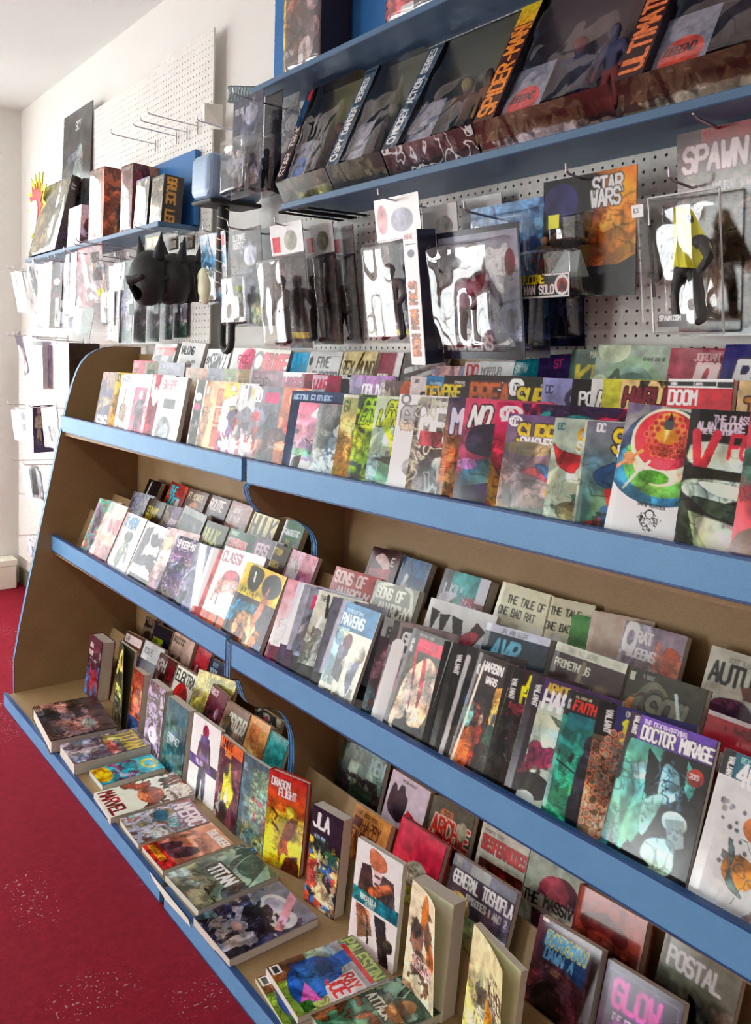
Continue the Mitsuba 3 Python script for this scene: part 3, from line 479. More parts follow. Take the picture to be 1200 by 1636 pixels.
TB|-2.842|0.262|0.180|0.012|0.000|-|white paperback with bold black slanted letters|b eee;p 111 .2 .3 .6 .1 .5 .5 .3 .7;t .25 .08 .3 111 - -.2 STAN_L;t .05 .12 .14 333 - 0 SIM
TB|-2.641|0.265|0.150|0.012|0.000|-|white paperback with pink blot and rose title|b fff;e .7 .2 .35 .2 e68;t .3 .1 .18 b25 - 0 FADE
TB|-2.493|0.259|0.221|0.012|-0.033|-|white paperback with red rough title and grey ring|b eed;o .15 .18 .14 .12 .03 777;t .3 .08 .24 d45 a22 0 GRUNGE
TB|-2.253|0.251|0.100|0.014|0.000|-|turquoise paperback with dark spine side|b 2ad 179;r 0 0 .12 1 113;z .2 .2 1 .5 3 3 4bd .8
TB|-2.154|0.254|0.171|0.012|-0.006|-|pale grey paperback with thin black title on two lines|b ddd;t .3 .07 .18 444 - 0 FIVE;t .2 .25 .22 445 - 0 GHOSTS;e .08 .12 .06 .06 555;r .65 .05 .95 .06 888
TB|-1.975|0.255|0.158|0.025|0.005|-|tan paperback with heavy brown lettering|b cb8;t .05 .12 .26 542 - 0 REX_MUND;l 431 .03 .6 .02 .3 .5;t .4 .3 .14 653 - 0 BOOK
TB|-1.796|0.252|0.095|0.012|0.023|-|maroon and white paperback with white block title|b c99;r 0 0 .7 .3 834;t .0 .24 .18 fff - 0 RONIN;r .75 0 1 1 ddd
TB|-1.693|0.254|0.150|0.012|0.000|-|charcoal paperback with slanted white marks|b 433;l ccc .05 .1 .2 .8 .08;l bbb .04 .2 .3 .7 .2;z 0 0 1 .5 4 4 766 .6
TB|-1.569|0.220|0.190|0.012|0.000|-|blue and flesh toned paperback below the hanging packs|b 88a;z 0 0 .5 .5 4 3 c99 1;z .4 0 1 .5 6 3 358 1
TB|-1.447|0.232|0.090|0.012|0.000|-|white paperback with two red letters|b edd;t .1 .04 .3 c45 - 0 DO;t .1 .18 .3 c45 - 0 FROG
TB|-1.412|0.234|0.112|0.012|0.026|-|pale grey paperback with light serif title|b ccc;t .1 .07 .16 555 - 0 MORTUR;e .5 .38 .2 .12 333
TB|-1.295|0.239|0.078|0.012|0.060|-|dark teal paperback with thin spaced letters|b 178;t .1 .06 .2 9bb - -.1 SKYW;z 0 .2 1 .6 4 3 123 1
TB|-1.210|0.250|0.079|0.012|0.060|-|dark violet paperback with pink letters|b 325;t .5 .05 .22 a36 - 0 ST;z 0 .2 1 .6 5 4 446 .8
TB|-1.129|0.264|0.120|0.012|0.000|-|olive and grey paperback with big yellow letters|b 354;t .35 .02 .1 cca - 0 MARK;t .15 .14 .42 cb2 - 0 KI
TB|-1.085|0.271|0.180|0.014|-0.021|-|wide pale green paperback with round pale fan blades|b aba 8a9;e .5 .5 .45 .4 8a9;o .5 .5 .42 .38 .04 9b9;o .5 .5 .3 .27 .03 687;e .22 .04 .2 .1 cdb;l 565 .03 .1 .4 .3 .2 .4 .35;l 465 .03 .4 .3 .6 .3 .7 .5;z .2 .4 .8 .7 4 4 465 1;t .6 .09 .035 454 - 0 CHAINS_SAW_ME;l ccb .03 .1 .4 .2 .35;e .1 .3 .1 .07 cdb
TB|-0.905|0.267|0.190|0.014|0.000|-|dusty red paperback with tall italic white title|b a45;z 0 .1 1 .6 4 3 744 .8;t .25 .04 .07 dbb - 0 JORDAN;t .2 .12 .36 ecc - -.15 JOHNFL
TB|-0.807|0.274|0.168|0.014|0.000|-|navy paperback with jagged white letters|b 226;t .5 .04 .07 bbd - 0 JUSTIN;t .2 .12 .34 ddd 335 -.1 BAD
MF|-3.330|0.271|0.165|0.012|0.000|-|multicoloured dark paperback at left end of row|n 3 5 434 868 3a8 a43 cba;r .8 0 1 1 cba
MF|-3.245|0.276|0.185|0.016|0.000|-|peach and pink paperback with red shapes|b eca dba;r 0 0 .35 .2 898;z .2 .2 1 1 4 2 e78 .9;z 0 .7 1 1 6 4 544 .6
MF|-3.047|0.261|0.185|0.010|0.000|-|white paperback with slanted teal title|b fff;t .1 .06 .2 37a 134 -.1 X-MEN;e .5 .38 .2 .1 555;p 887 .2 .8 .4 .45 .7 .5 .8 .9 .6 .6 .5 .95;r 0 0 .08 1 c56
MF|-2.856|0.258|0.185|0.010|0.000|-|black and white paperback with jagged shapes|b fff;p 434 .1 .1 .4 .05 .3 .7 .0 .8;z .2 .1 1 .9 4 3 323 1;t .1 .72 .16 ddd - 0 SPIDY;r .1 .85 1 1 333
MF|-2.666|0.266|0.185|0.011|0.000|-|pastel pink paperback with watercolour figures|b fee;z 0 0 1 1 4 3 c99 .8;z 0 .1 .8 .7 5 3 ec8 .8;e .35 .75 .12 .1 a66;r 0 .8 1 1 867
MF|-2.589|0.253|0.185|0.012|0.000|-|violet paperback with white title over a web pattern|b 546 869;t .1 .06 .12 fff 333 0 SPIDER-MAN;r 0 0 1 .05 334;z 0 .2 1 1 4 4 987 .8;z 0 .4 1 1 6 4 435 .7;k 4 5 bac .02;z 0 .75 1 1 5 4 213 1
MF|-2.436|0.254|0.175|0.010|0.000|-|lavender paperback with grey streaks|b 889 99b;l dde .1 .2 0 .6 1;l 557 .06 .4 0 .9 1;z 0 .7 1 1 4 3 223 1
MF|-2.321|0.256|0.160|0.009|0.000|-|white page edged paperback with pink margin|b fef;l d88 .06 .3 0 .2 1;r 0 .85 .6 1 c55
MF|-2.268|0.277|0.210|0.014|0.000|-|white and red paperback with sketched orange figure|b fff edd;e .4 .38 .2 .11 945;z .1 .3 .7 .9 4 4 e98 1;p d53 0 .85 .8 .88 .8 1 0 1;l 222 .02 .4 .87 .4 1;l 222 .02 .6 .87 .62 1;t .05 .06 .14 a67 - 0 CLASSI
MF|-2.130|0.258|0.220|0.014|0.000|-|yellow and black paperback with a dark disc and arrow|b 433;r 0 0 1 .42 eb1;p 332 .15 0 .55 .04 .45 .35 .2 .3 .15 .12;e .76 .19 .22 .16 222;l ddd .02 .3 .1 .33 .2;t .12 .33 .06 222 - 0 A_N_O_V_A_R;z 0 .44 .8 .8 4 4 38a 1;z .1 .55 .9 1 5 5 a63 1;z .2 .6 .8 1 7 5 eb8 .7;p d75 .72 .2 .78 .38 .66 .85 .6 .6;r .9 .42 1 1 323;z 0 .9 1 1 3 3 247 .8
MF|-1.878|0.258|0.168|0.008|0.000|-|pink and white sliver paperback with magenta foot|b e9a fff;z 0 .4 1 .8 4 3 fff 1;r 0 .82 1 1 814;z 0 .8 1 1 3 4 d38 1
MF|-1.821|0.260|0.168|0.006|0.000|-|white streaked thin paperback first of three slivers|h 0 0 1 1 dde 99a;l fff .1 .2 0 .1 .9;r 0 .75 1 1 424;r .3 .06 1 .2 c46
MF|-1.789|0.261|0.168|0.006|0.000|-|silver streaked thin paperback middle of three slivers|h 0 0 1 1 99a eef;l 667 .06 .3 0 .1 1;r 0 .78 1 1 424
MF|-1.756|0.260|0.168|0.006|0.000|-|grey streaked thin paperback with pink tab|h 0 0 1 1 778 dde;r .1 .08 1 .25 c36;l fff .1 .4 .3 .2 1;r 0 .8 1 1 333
MF|-1.731|0.261|0.168|0.011|0.000|-|cream paperback with heavy black title reading VAL|b ddc bba;t .08 .06 .07 222 - 0 THE;t .22 .05 .3 111 - 0 VALI;e .55 .33 .2 .12 a85;o .6 .33 .14 .1 .05 433;l fff .03 .2 .3 .1 .7;l eee .03 .4 .4 .15 .75;z 0 .3 .6 .9 4 3 776 .7;r 0 .85 1 1 333
MF|-1.656|0.259|0.168|0.006|0.000|-|grey sliver paperback beside blue topped cover|h 0 0 1 1 556 99a;l ccd .1 .3 0 .2 1;r 0 .85 1 1 333
MF|-1.627|0.259|0.134|0.020|0.030|-|blue topped paperback with white cover and painted group|b eed ddc;r 0 0 1 .3 27a;t .1 .07 .05 bdf - 0 THE_BOLDEST_TEAM;t .05 .13 .18 dff 579 0 RAVENS;r 0 .28 .35 .9 9bb;e .15 .4 .12 .08 689;e .4 .42 .13 .1 534;e .8 .5 .16 .1 b96;p 556 .2 .45 .5 .5 .5 .85 .25 .8;p 667 .6 .6 .9 .55 .8 .95 .65 .8;z .1 .4 .9 .9 3 4 ddc .7;z 0 .85 1 1 5 4 876 .8
MF|-1.450|0.261|0.168|0.010|0.000|-|dark paperback with blue foot and grey header|b 312;r 0 0 1 .2 888;t .1 .1 .14 333 - 0 RE;z 0 .2 1 .7 4 4 534 1;z 0 .6 1 1 5 4 245 1
MF|-1.413|0.262|0.168|0.007|0.000|-|pale striped paperback with red title and vertical strip|b 877 dcc;r 0 0 .1 .25 444;r .15 .05 .6 .3 555;t .2 .1 .15 ddd - 0 GE;z 0 .3 1 .8 4 3 c78 .8;l fff .1 .15 .25 .1 1
MF|-1.378|0.261|0.128|0.012|0.016|-|white paperback with three red claw gashes and black strip|b 443;r 0 0 .14 1 433;v .07 .1 .06 eee VALIANT;p eca .2 .42 .55 .2 .9 .32 .95 .75 .7 1 .1 1 .15 .6;t .2 .03 .04 a99 - 0 SHADOWMAN_BLOOD;r .22 .07 .95 .2 d24;t .25 .09 .1 e46 - 0 BLOODSH;p c23 .2 .2 .28 .2 .45 .62 .5 .85 .42 .62;p c23 .45 .22 .55 .25 .68 .6 .65 .75 .55 .5;p c23 .8 .28 .9 .3 .98 .5 .9 .45;p 111 .2 .9 .45 .85 .4 .72 .55 .9 .95 .85 .8 1 .3 1;z .1 .4 .95 .8 4 5 dba .4;r .97 0 1 1 221
MF|-1.244|0.262|0.168|0.009|0.000|-|black paperback with only a vertical lettered strip|b 222;r 0 0 .3 1 111;v .15 .1 .07 eee VALIANT;l 999 .03 .4 .1 .3 1
MF|-1.222|0.265|0.168|0.011|0.000|-|dark paperback with bright blue pointed gem|b 333;r 0 0 .2 1 222;v .1 .1 .06 eee VALIANT;p 37b .3 .42 .5 .36 .75 .4 .65 .6 .4 .68;p 59d .4 .42 .6 .4 .5 .6;l ccc .03 .25 .1 .18 1;r .3 .8 .5 .88 bba;z .3 0 1 .35 4 4 555 .7
MF|-1.171|0.265|0.096|0.013|0.020|-|brown paperback with white stacked title and orange crowd|b 322;r 0 0 .13 1 433;v .065 .1 .055 eee VALIANT;t .2 .06 .17 fff - -.05 HARBIN;t .38 .18 .13 fff 744 0 WARS;p ea4 .7 .25 1 .2 1 .6 .75 .55;z .15 .25 .7 .5 4 4 b53 1;z .2 .35 .7 .75 5 5 833 .8;p d62 .1 .75 .35 .6 .6 .7 .5 1 .05 1;f .85 .45 .5 544 343 333;f .55 .5 .45 ea8 c43 a31;e .2 .55 .13 .1 7a9;l fed .03 .2 .1 .12 1;z .5 .7 1 1 6 4 333 1
MF|-1.069|0.264|0.168|0.011|0.000|-|black paperback with yellow stacked letters|b 322;r 0 0 .2 1 222;v .1 .1 .06 eee VALIANT;t .28 .05 .17 ed1 - 0 AI;t .25 .15 .17 ed1 - 0 HUN;z .1 .25 1 .6 4 5 a34 1;z .1 .5 1 1 5 4 554 .9;p 998 .3 .6 .7 .55 .6 .7
MF|-1.018|0.266|0.185|0.012|0.000|-|purple headed paperback with grey sky and maroon shapes|b bcb;r 0 0 1 .2 425;r 0 0 .15 1 212;v .075 .08 .055 eee VALIANT;t .2 .04 .09 ca3 - 0 ARMOR_H;t .2 .1 .17 eee - -.05 HARDCO;p 565 .3 .28 .45 .3 .55 .35 .4 .35;z .1 .45 1 .8 4 3 824 1;z .3 .35 .8 .5 6 4 9ba .6;z .05 .65 1 1 5 4 434 1;e .3 .85 .2 .1 222;e .25 .95 .1 .05 cdd
MF|-0.927|0.263|0.080|0.012|0.013|-|teal and green paperback with red brush title|b 157 2a7;r 0 0 1 .17 222;r 0 0 .14 1 222;r 0 .2 .14 1 287;v .07 .07 .055 eee VALIANT;t .22 .03 .05 cb9 - 0 HOLLYWOOD_AND;t .24 .07 .2 e32 - -.1 FAITH;p 223 .6 .5 .8 .35 1 .4 1 1 .55 1;e .85 .38 .2 .09 334;l 122 .02 .1 .55 .7 .62;p 122 .35 .52 .45 .46 .5 .5 .42 .56;p 3a7 .1 .8 .6 .7 .5 1 0 1
MF|-0.847|0.266|0.168|0.012|0.000|-|brown paperback covered with round pebbled shapes|b 654;r 0 0 .2 .25 222;r .2 0 1 .2 336;v .1 .05 .06 eee VALIANT;t .3 .1 .2 dd3 - -.1 17;t .3 .03 .05 ccc - 0 ONE;q .5 .6 .6 .45 876;s .5 .6 .5 .4 120 a98;s .5 .65 .5 .35 80 543
MF|-0.805|0.268|0.155|0.013|0.041|-|purple headed paperback with teal painted embrace on black|b 222;p 5a9 .05 .13 .5 .15 .4 .45 .5 .6 .3 .95 .1 .9 .05 .5;z .05 .15 .5 .9 3 3 7cb .9;z .1 .3 .45 .7 5 2 add .8;p 111 .3 .2 .5 .3 .45 .55 .35 .5;p 9cc .5 .25 .7 .3 .75 .45 .6 .55 .5 .5;k 4 6 356 .03 .45 .22 .8 .55;p 8cb .35 .55 .6 .45 .55 .6 .45 .8 .38 .75;e .75 .62 .14 .07 bdd;p acc .65 .62 .85 .58 .9 .75 .75 .8;p 5ba .75 .2 .9 .3 .85 .45 .78 .4;p 9cc .5 .78 .8 .72 .85 .95 .6 1 .45 .9;p 111 .3 .85 .6 .95 .5 1 .2 1;r 0 0 1 .18 64a;r 0 0 .13 .18 313;v .06 .02 .05 eee VALIANT;t .18 .025 .05 edf - 0 THE_DEATH-DEFYING;t .18 .07 .13 fff 314 0 DOCTOR_MIRAGE;e .86 .29 .09 .06 d43;t .8 .27 .045 fdd - 0 2015;p 6ba .02 .5 .12 .4 .1 1 0 1
MF|-0.648|0.269|0.185|0.013|0.000|-|cream paperback with teal header and orange koi shapes|b ddd ccc;r 0 0 1 .17 367;r 0 0 .1 .17 222;v .06 .04 .045 eee VALIANT;t .16 .02 .04 9cc - 0 BEYOND_AND;t .16 .06 .16 eef - 0 4001;s .5 .5 .5 .3 40 888;e .45 .42 .15 .09 e84;e .35 .7 .14 .1 e93;e .8 .65 .15 .12 e63;p 688 .2 .5 .3 .6 .25 .8 .45 .85 .3 .75;z .4 .45 .9 .8 4 6 677 .8;p 688 .5 .5 .8 .4 .9 .55 .6 .6;z .2 .8 1 1 3 6 b88 .7;k 6 8 566 .02 .3 .5 1 .9
MM|-3.309|0.268|0.170|0.014|0.000|-|grey blue paperback at left end of middle row|b 556;z 0 0 1 .5 4 4 889 .8;t .2 .1 .25 99b - 0 DY
MM|-3.157|0.263|0.160|0.014|0.000|-|dark paperback with yellow script title|b 321;t .15 .12 .2 cb3 - -.2 SUNNY;t .2 .25 .18 cb3 - -.2 GAY
MM|-2.966|0.261|0.120|0.012|0.000|-|violet white paperback with narrow view|b 987;l edf .2 .6 0 .4 1;z 0 0 1 .5 4 3 546 .7
MM|-2.855|0.272|0.188|0.018|-0.060|-|black paperback with faint dark silhouette and grey border|b 888;r .05 .1 .92 1 333;z .05 .1 .9 1 4 3 666 .8;e .5 .35 .2 .15 111
MM|-2.659|0.256|0.170|0.014|0.000|-|dark olive paperback with pale yellow title|b 331;t .15 .1 .26 cc5 - -.05 HULK;z 0 .25 1 .7 4 3 987 .7;r 0 0 .1 1 222
MM|-2.477|0.258|0.171|0.014|-0.005|-|teal paperback with red arched title|b 354;t .1 .13 .17 d55 fcc 0 CAPTAIN;t .15 .28 .14 c45 - 0 MARVL;t .1 .03 .06 aca - 0 UNIVERSE
MM|-2.295|0.259|0.140|0.014|0.000|-|grey violet paperback with white letters|b 767;t .15 .08 .24 ecd - 0 ERS;z 0 .2 1 .7 4 3 a89 .7
MM|-2.195|0.258|0.088|0.015|-0.027|-|black paperback with gold stacked lettering|b 321;t .05 .05 .2 ca2 - 0 STAIN;t .1 .2 .2 ca2 - 0 ERICA;t .3 .38 .2 a62 - 0 NO
MM|-2.092|0.260|0.140|0.012|0.000|-|pink paperback with white streaks by the divider|b c79;l fef .2 .3 0 .1 1;z 0 0 1 .5 4 3 e9a .7;r 0 .5 1 1 613
MM|-1.854|0.256|0.182|0.016|0.000|-|red tinted paperback with white outlined two line title|b a44;t .06 .04 .16 ecc - 0 SONS_OF;t .16 .2 .17 ecc - 0 ANARCHY;z 0 .35 1 .7 4 3 544 .9
MM|-1.673|0.258|0.169|0.018|0.044|-|grey paperback with white two line title and chevron frame|b 776;t .1 .06 .15 eed - 0 SONS_OF;t .2 .2 .17 eed - 0 ANARCHY;l ccb .03 .02 .25 .1 .04 .4 .0;l ccb .03 .98 .3 .85 .04 .7 .0;z .2 .3 .9 .7 4 3 aa9 .8;l bba .03 .0 .4 .2 .3;e .5 .45 .2 .1 544
MM|-1.461|0.261|0.200|0.014|0.001|-|white paperback with black wedge strokes and red Y|b ddd ccc;p 333 .05 .08 .2 .1 .12 .3;p 333 .2 .12 .36 .1 .28 .33;p 333 .38 .1 .55 .12 .6 .3 .45 .25;p 433 .75 .1 .9 .16 .7 .4 .6 .3;p b45 .7 .18 .85 .2 .65 .4 .62 .6 .45 .6 .5 .3;t .75 .28 .04 555 - 0 A_LOVE
MM|-1.265|0.251|0.179|0.020|0.060|-|dark blue paperback with white strip and glowing letters|b 234;r 0 0 1 .07 ccd;t .25 .02 .05 889 - 0 LIFE_AND_DEATH;t .2 .12 .24 6bd 134 -.2 AVP;t .15 .27 .055 acd - 0 ALIEN_V_PREDATOR;t .25 .35 .05 889 - 0 PROMETHEUS;z 0 .35 1 .7 4 3 456 .8
MM|-1.083|0.262|0.170|0.022|0.012|-|brown grey paperback with thin spaced white title|b 433;r 0 0 1 .07 ccb;t .2 .02 .05 aa9 - 0 FIRE_AND_STONE;t .05 .12 .085 ddc - 0 PROMETHEUS;z .2 .15 .9 .6 4 2 765 .7;l 876 .03 .45 .1 .4 .4
MB|-1.086|0.237|0.180|0.010|0.000|-|green paperback with black gothic letters|b 6a6 474;t .3 .1 .17 232 - 0 KRISTAL;t .4 .26 .04 575 - 0 A_NOVEL;e .75 .4 .08 .06 443
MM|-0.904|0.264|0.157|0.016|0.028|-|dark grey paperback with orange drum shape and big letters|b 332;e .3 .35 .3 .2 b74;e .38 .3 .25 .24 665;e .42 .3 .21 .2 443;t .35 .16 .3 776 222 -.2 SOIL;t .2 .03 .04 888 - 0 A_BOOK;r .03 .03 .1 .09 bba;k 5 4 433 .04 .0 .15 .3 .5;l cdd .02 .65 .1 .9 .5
MM|-0.745|0.238|0.200|0.015|0.000|-|deep red paperback with thin white capitals|b a23;r 0 0 1 .03 cbb;z 0 .02 1 .15 4 5 712 .9;t .3 .14 .04 c66 - 0 A_HARD;t .1 .26 .14 dbb - 0 SIN_CI
MB|-3.375|0.245|0.130|0.020|0.000|-|black paperback with white spine letters|b 111;l ccc .04 .3 .05 .25 .4;r .5 0 1 1 000
MB|-3.167|0.259|0.162|0.014|-0.038|-|orange red paperback with turquoise comic title|b d42;z 0 0 1 .5 4 4 a22 1;t .1 .06 .22 4cd 234 0 THE;t .15 .22 .24 4cd 234 0 JUICY;e .7 .3 .1 .08 fff
MB|-2.992|0.257|0.166|0.014|-0.008|-|brown paperback with pale orange figure below title|b 643;t .08 .06 .14 dca - 0 FT_MONKEY;e .5 .38 .3 .2 c86;e .45 .42 .12 .12 ea9
MB|-2.808|0.258|0.152|0.014|-0.009|-|dark red paperback with white cursive title|b 533;t .1 .06 .24 edd - -.15 ROUTE;t .3 .24 .08 daa - 0 666;z 0 .3 1 .7 4 4 866 .7
MB|-2.648|0.258|0.151|0.016|-0.026|-|pinkish grey paperback with fine outlined title|b a88;t .2 .08 .12 dcc 766 0 SQUARE;t .15 .2 .12 dcc 766 0 ELEMENT;r .1 .05 .9 .06 c99
MB|-2.480|0.242|0.165|0.030|-0.018|-|cream paperback with tall black letters above green shape|b ed9;t .08 .04 .4 544 - 0 HULK;e .45 .42 .4 .12 9a2;e .4 .4 .2 .06 ac3
MB|-2.273|0.251|0.115|0.020|0.025|-|green paperback with white slanted title|b 264 252;h 0 0 .12 1 eee 888;t .12 .12 .15 eff - -.2 FANTASTIC;t .3 .25 .09 cc4 - -.1 FOUR;e .75 .45 .12 .16 c93;e .4 .5 .4 .2 4a4
MB|-1.813|0.250|0.126|0.020|0.027|-|dark red paperback with white bird wing|b 311 822;p dbb .15 .12 .4 .04 .7 .12 .8 .3 .5 .2;p b34 .1 .25 .8 .2 .8 .5 .2 .5;t .75 .08 .16 edd - 0 E;t .3 .48 .14 b33 - 0 RISING
MB|-1.682|0.249|0.110|0.020|0.005|-|blue paperback with white flame and thin letters|b 247;z 0 0 1 .4 4 3 369 1;t .35 .3 .22 cdf - -.1 PAX;l eef .06 .3 .2 .2 .5;r 0 .44 1 .5 345
MB|-1.520|0.250|0.160|0.030|0.012|-|white paperback with teal cap and pink letters|b 555;p dde 0 .25 .3 .2 1 .3 1 1 0 1;e .55 .08 .35 .16 4aa;t .1 .14 .15 cde - 0 I_KILL;t .5 .22 .15 c36 - 0 GIANTS;p 5aa .3 .3 .55 .15 .5 .5 .3 .55;r .8 0 1 .25 dde
MB|-1.327|0.259|0.151|0.025|0.010|-|cream hardcover with black old style title, left of its twin|b eec;t .2 .1 .11 332 - 0 THE_TALE_OF;t .08 .21 .11 332 - 0 ONE_BAD_RAT;e .45 .45 .22 .13 ddc
MB|-1.161|0.258|0.107|0.025|0.016|-|cream hardcover partly covered by a green book|b eec;r 0 0 .05 1 875;t .08 .08 .14 332 - 0 THE_TALE;t .02 .21 .14 332 - 0 ONE_BAD;e .3 .42 .25 .13 ddc
MB|-1.039|0.257|0.130|0.020|0.000|-|plain cream hardcover behind grey and red cover|b edc
MB|-0.983|0.256|0.136|0.020|0.021|-|grey paperback with white emblem title and red limb shape|b 989;z 0 0 .6 .5 4 2 bbc .8;p b53 .7 .1 1 .15 1 .5 .8 .7 .55 .7 .7 .4;z .5 .1 1 .7 6 4 d75 .6;o .14 .12 .1 .1 .04 eee;t .24 .06 .15 eee - 0 RAT;t .14 .19 .13 eee - 0 QUEENS;e .6 .5 .07 .06 a54
MB|-0.803|0.257|0.200|0.020|0.000|-|pale paperback with black title and dark red creature|b ccb;t .2 .05 .04 998 - 0 KURT_BUSIEK;t .05 .1 .17 222 - 0 AUTUMN;p 634 .1 .35 .4 .3 .6 .45 .5 .8 .1 .6;p 743 .35 .22 .5 .2 .55 .3 .4 .3;l 433 .03 .6 .4 .75 .7;p 856 .5 .45 .7 .4 .8 .8 .5 .9
BF|-3.453|0.247|0.140|0.055|0.000|-|thick red hardcover with blue and white face picture|b 634;z 0 .15 1 .4 4 3 bbb .9;z 0 .4 1 1 5 3 36a 1;t .1 .12 .12 edd - 0 JOHN;t .1 .25 .12 edd - 0 CONST;z .2 .5 .9 1 7 3 c34 .8
BF|-3.139|0.302|0.150|0.012|0.000|-|dark olive paperback with yellow title and curled face|b 443;z 0 .05 1 .5 4 4 bb6 .9;e .4 .2 .25 .14 cb6;e .4 .2 .12 .07 543;t .1 .54 .22 dd6 - 0 PUNCH;t .1 .7 .06 bb9 - 0 THE_COMICAL;z 0 .75 1 1 5 4 665 .7
BF|-2.984|0.245|0.100|0.025|0.000|-|orange paperback with dark blue spine side|b b53;z 0 0 1 1 4 3 832 .9;z 0 .2 1 .6 5 3 e84 .8;r 0 .7 1 1 235
BF|-2.832|0.248|0.140|0.028|0.000|-|lilac patterned paperback with a white round badge|n 4 5 978 bac 655 cbc;e .5 .72 .25 .12 ede;t .35 .7 .1 648 - 0 OZ
BF|-2.673|0.240|0.165|0.030|0.000|-|dark teal paperback with pale spaced title at mid height|b 466 255;z 0 0 1 1 4 3 367 .7;t .2 .48 .13 cdd - 0 PROPHET;t .2 .58 .06 9bb - 0 REMISSION;z 0 .6 1 1 5 3 488 .6
BF|-2.470|0.251|0.181|0.014|0.000|0.033|white paperback with dark purple band and standing figure|b eee;r 0 .5 1 .62 536;f .5 .05 .95 646 545 556;t .25 .53 .07 cbd - 0 PALADIN;e .5 .12 .1 .07 824;r .35 .2 .65 .5 658
BF|-2.277|0.249|0.142|0.014|0.000|-0.014|dark maroon paperback with yellow flame figure|b 523;r 0 0 1 .14 d63;t .1 .02 .17 222 - 0 UNITY;t .25 .13 .12 e83 - 0 SAGA;z 0 .2 1 .8 4 4 734 .9;p ee3 .2 .95 .3 .55 .25 .4 .45 .45 .5 .2 .65 .5 .8 .55 .6 .8 .4 .85;p ffc .3 .85 .45 .55 .55 .7 .4 .8;z 0 .6 .4 1 6 5 999 1;e .4 .85 .2 .1 322
BF|-2.137|0.245|0.143|0.014|0.000|0.066|blue grey paperback with pale dragon and red flowers|b 467 689;p 798 .4 .1 1 .05 1 1 .4 .9;z .3 .05 1 .5 4 4 8a8 .9;z .3 .4 1 .8 5 4 a45 1;z .2 .6 1 1 6 5 ab7 .8;k 4 5 566 .04;t .1 .1 .12 9ab - 0 EL
BF|-1.978|0.258|0.140|0.020|0.000|0.276|red and yellow hardcover with orange flying lizard|b b22 d83;g 0 .2 1 .4 d42 e72;g 0 .4 1 1 eb2 ed2;e .62 .38 .12 .07 ec3;p b52 .4 .75 .5 .6 .55 .5 .7 .4 .8 .5 .75 .62 .6 .7 .7 .85 .5 .8 .45 .95 .4 .85;p 953 .6 .45 .85 .42 .8 .6;l 732 .03 .15 .4 .3 .45 .25 .5;l 732 .03 .2 .55 .35 .6;p 621 .5 1 .6 .85 .9 .8 1 1;t .08 .07 .14 fee 822 0 DRAGON;t .3 .16 .14 fee 822 0 FLIGHT;p eb2 0 .9 .3 .95 .2 1 0 1
BF|-1.763|0.251|0.116|0.035|0.000|0.141|dark paperback with large white capitals and bright crowd|b 223;t .1 .06 .3 fff - -.05 JLA;t .15 .28 .06 9bd - 0 ULTRA_TEAM;z 0 .3 1 .8 4 4 db4 1;z 0 .35 1 1 5 5 36a 1;z 0 .45 1 1 7 5 b43 1;z .2 .4 1 1 8 5 ec9 .8;z 0 .3 1 .5 9 4 263 .8
BF|-1.566|0.254|0.155|0.014|0.000|0.110|white paperback with blue band and striped tie figure|b eee edd;r 0 .44 1 .56 178;p c75 .3 .0 .65 .05 .7 .16 .45 .22 .3 .15;p 433 .15 .2 .35 .18 .5 .5 .1 .5;p 544 .55 .2 .85 .22 .95 .55 .5 .5;p ecc .4 .2 .6 .2 .5 .5;l 543 .02 .45 .25 .55 .25;l 543 .02 .46 .32 .54 .32;p b64 .3 .4 .75 .25 .85 .3 .4 .48;r 0 .45 1 .57 178;t .2 .48 .07 dee - 0 UMBRELLA;t .3 .53 .05 bdd - 0 ACADEMY;p b75 .1 .58 .4 .6 .5 .8 .2 .9;p 322 .5 .6 .75 .6 .9 1 .7 1;p 322 .35 .6 .45 .9 .4 .9;e .85 .8 .1 .06 433
BF|-1.361|0.254|0.124|0.040|0.000|0.088|cream paperback with bearded brown heads and curled cover|b edb;z .1 .1 .9 .9 4 3 643 1;e .5 .22 .14 .2 b62;e .8 .5 .16 .13 c63;e .3 .45 .2 .14 754;e .62 .35 .12 .12 642;z .1 .3 .8 .8 6 4 432 .8;t .25 .6 .18 966 ecc 0 VELVET;z 0 .85 1 1 3 3 754 .8
BF|-1.172|0.259|0.155|0.016|0.000|-0.163|cream paperback with armoured group and slanted title|b eda dd9;z .2 .2 .9 1 4 3 765 1;z .2 .3 .8 1 6 5 aa9 .9;p e92 .5 .4 .7 .45 .75 .7 .5 .65;t .5 .25 .2 543 edb .2 X-MEN;t .55 .18 .06 765 - 0 UNCANNY;z 0 .2 .3 1 5 3 cc5 .6;z .4 .6 1 1 8 4 642 .9;e .75 .8 .12 .08 9a5
BM|-3.359|0.241|0.181|0.018|0.060|-|brown paperback with white title label|b 532;r .05 .04 .95 .17 dcc;t .1 .07 .08 766 - 0 BLACK;z 0 .2 1 .6 4 3 754 .8
BM|-3.175|0.250|0.151|0.016|-0.031|-|navy paperback with white top panel|b 224;r 0 0 1 .28 ccc;t .1 .1 .14 667 - 0 TORPE;z 0 .3 1 .8 4 3 335 .8
BM|-3.024|0.245|0.151|0.018|0.020|-|dark red paperback with white letters KPH|b 522;t .05 .08 .26 dcc - 0 KPH;z 0 .2 1 .8 4 3 a54 .8;r .75 .1 .95 .3 912
BM|-2.860|0.245|0.155|0.020|0.020|-|white paperback with red blot and tall black title|b eed;t .06 .05 .24 333 - 0 ELEKTRA;e .5 .4 .35 .2 c22;p c22 .2 .5 .8 .5 .7 .8 .3 .8
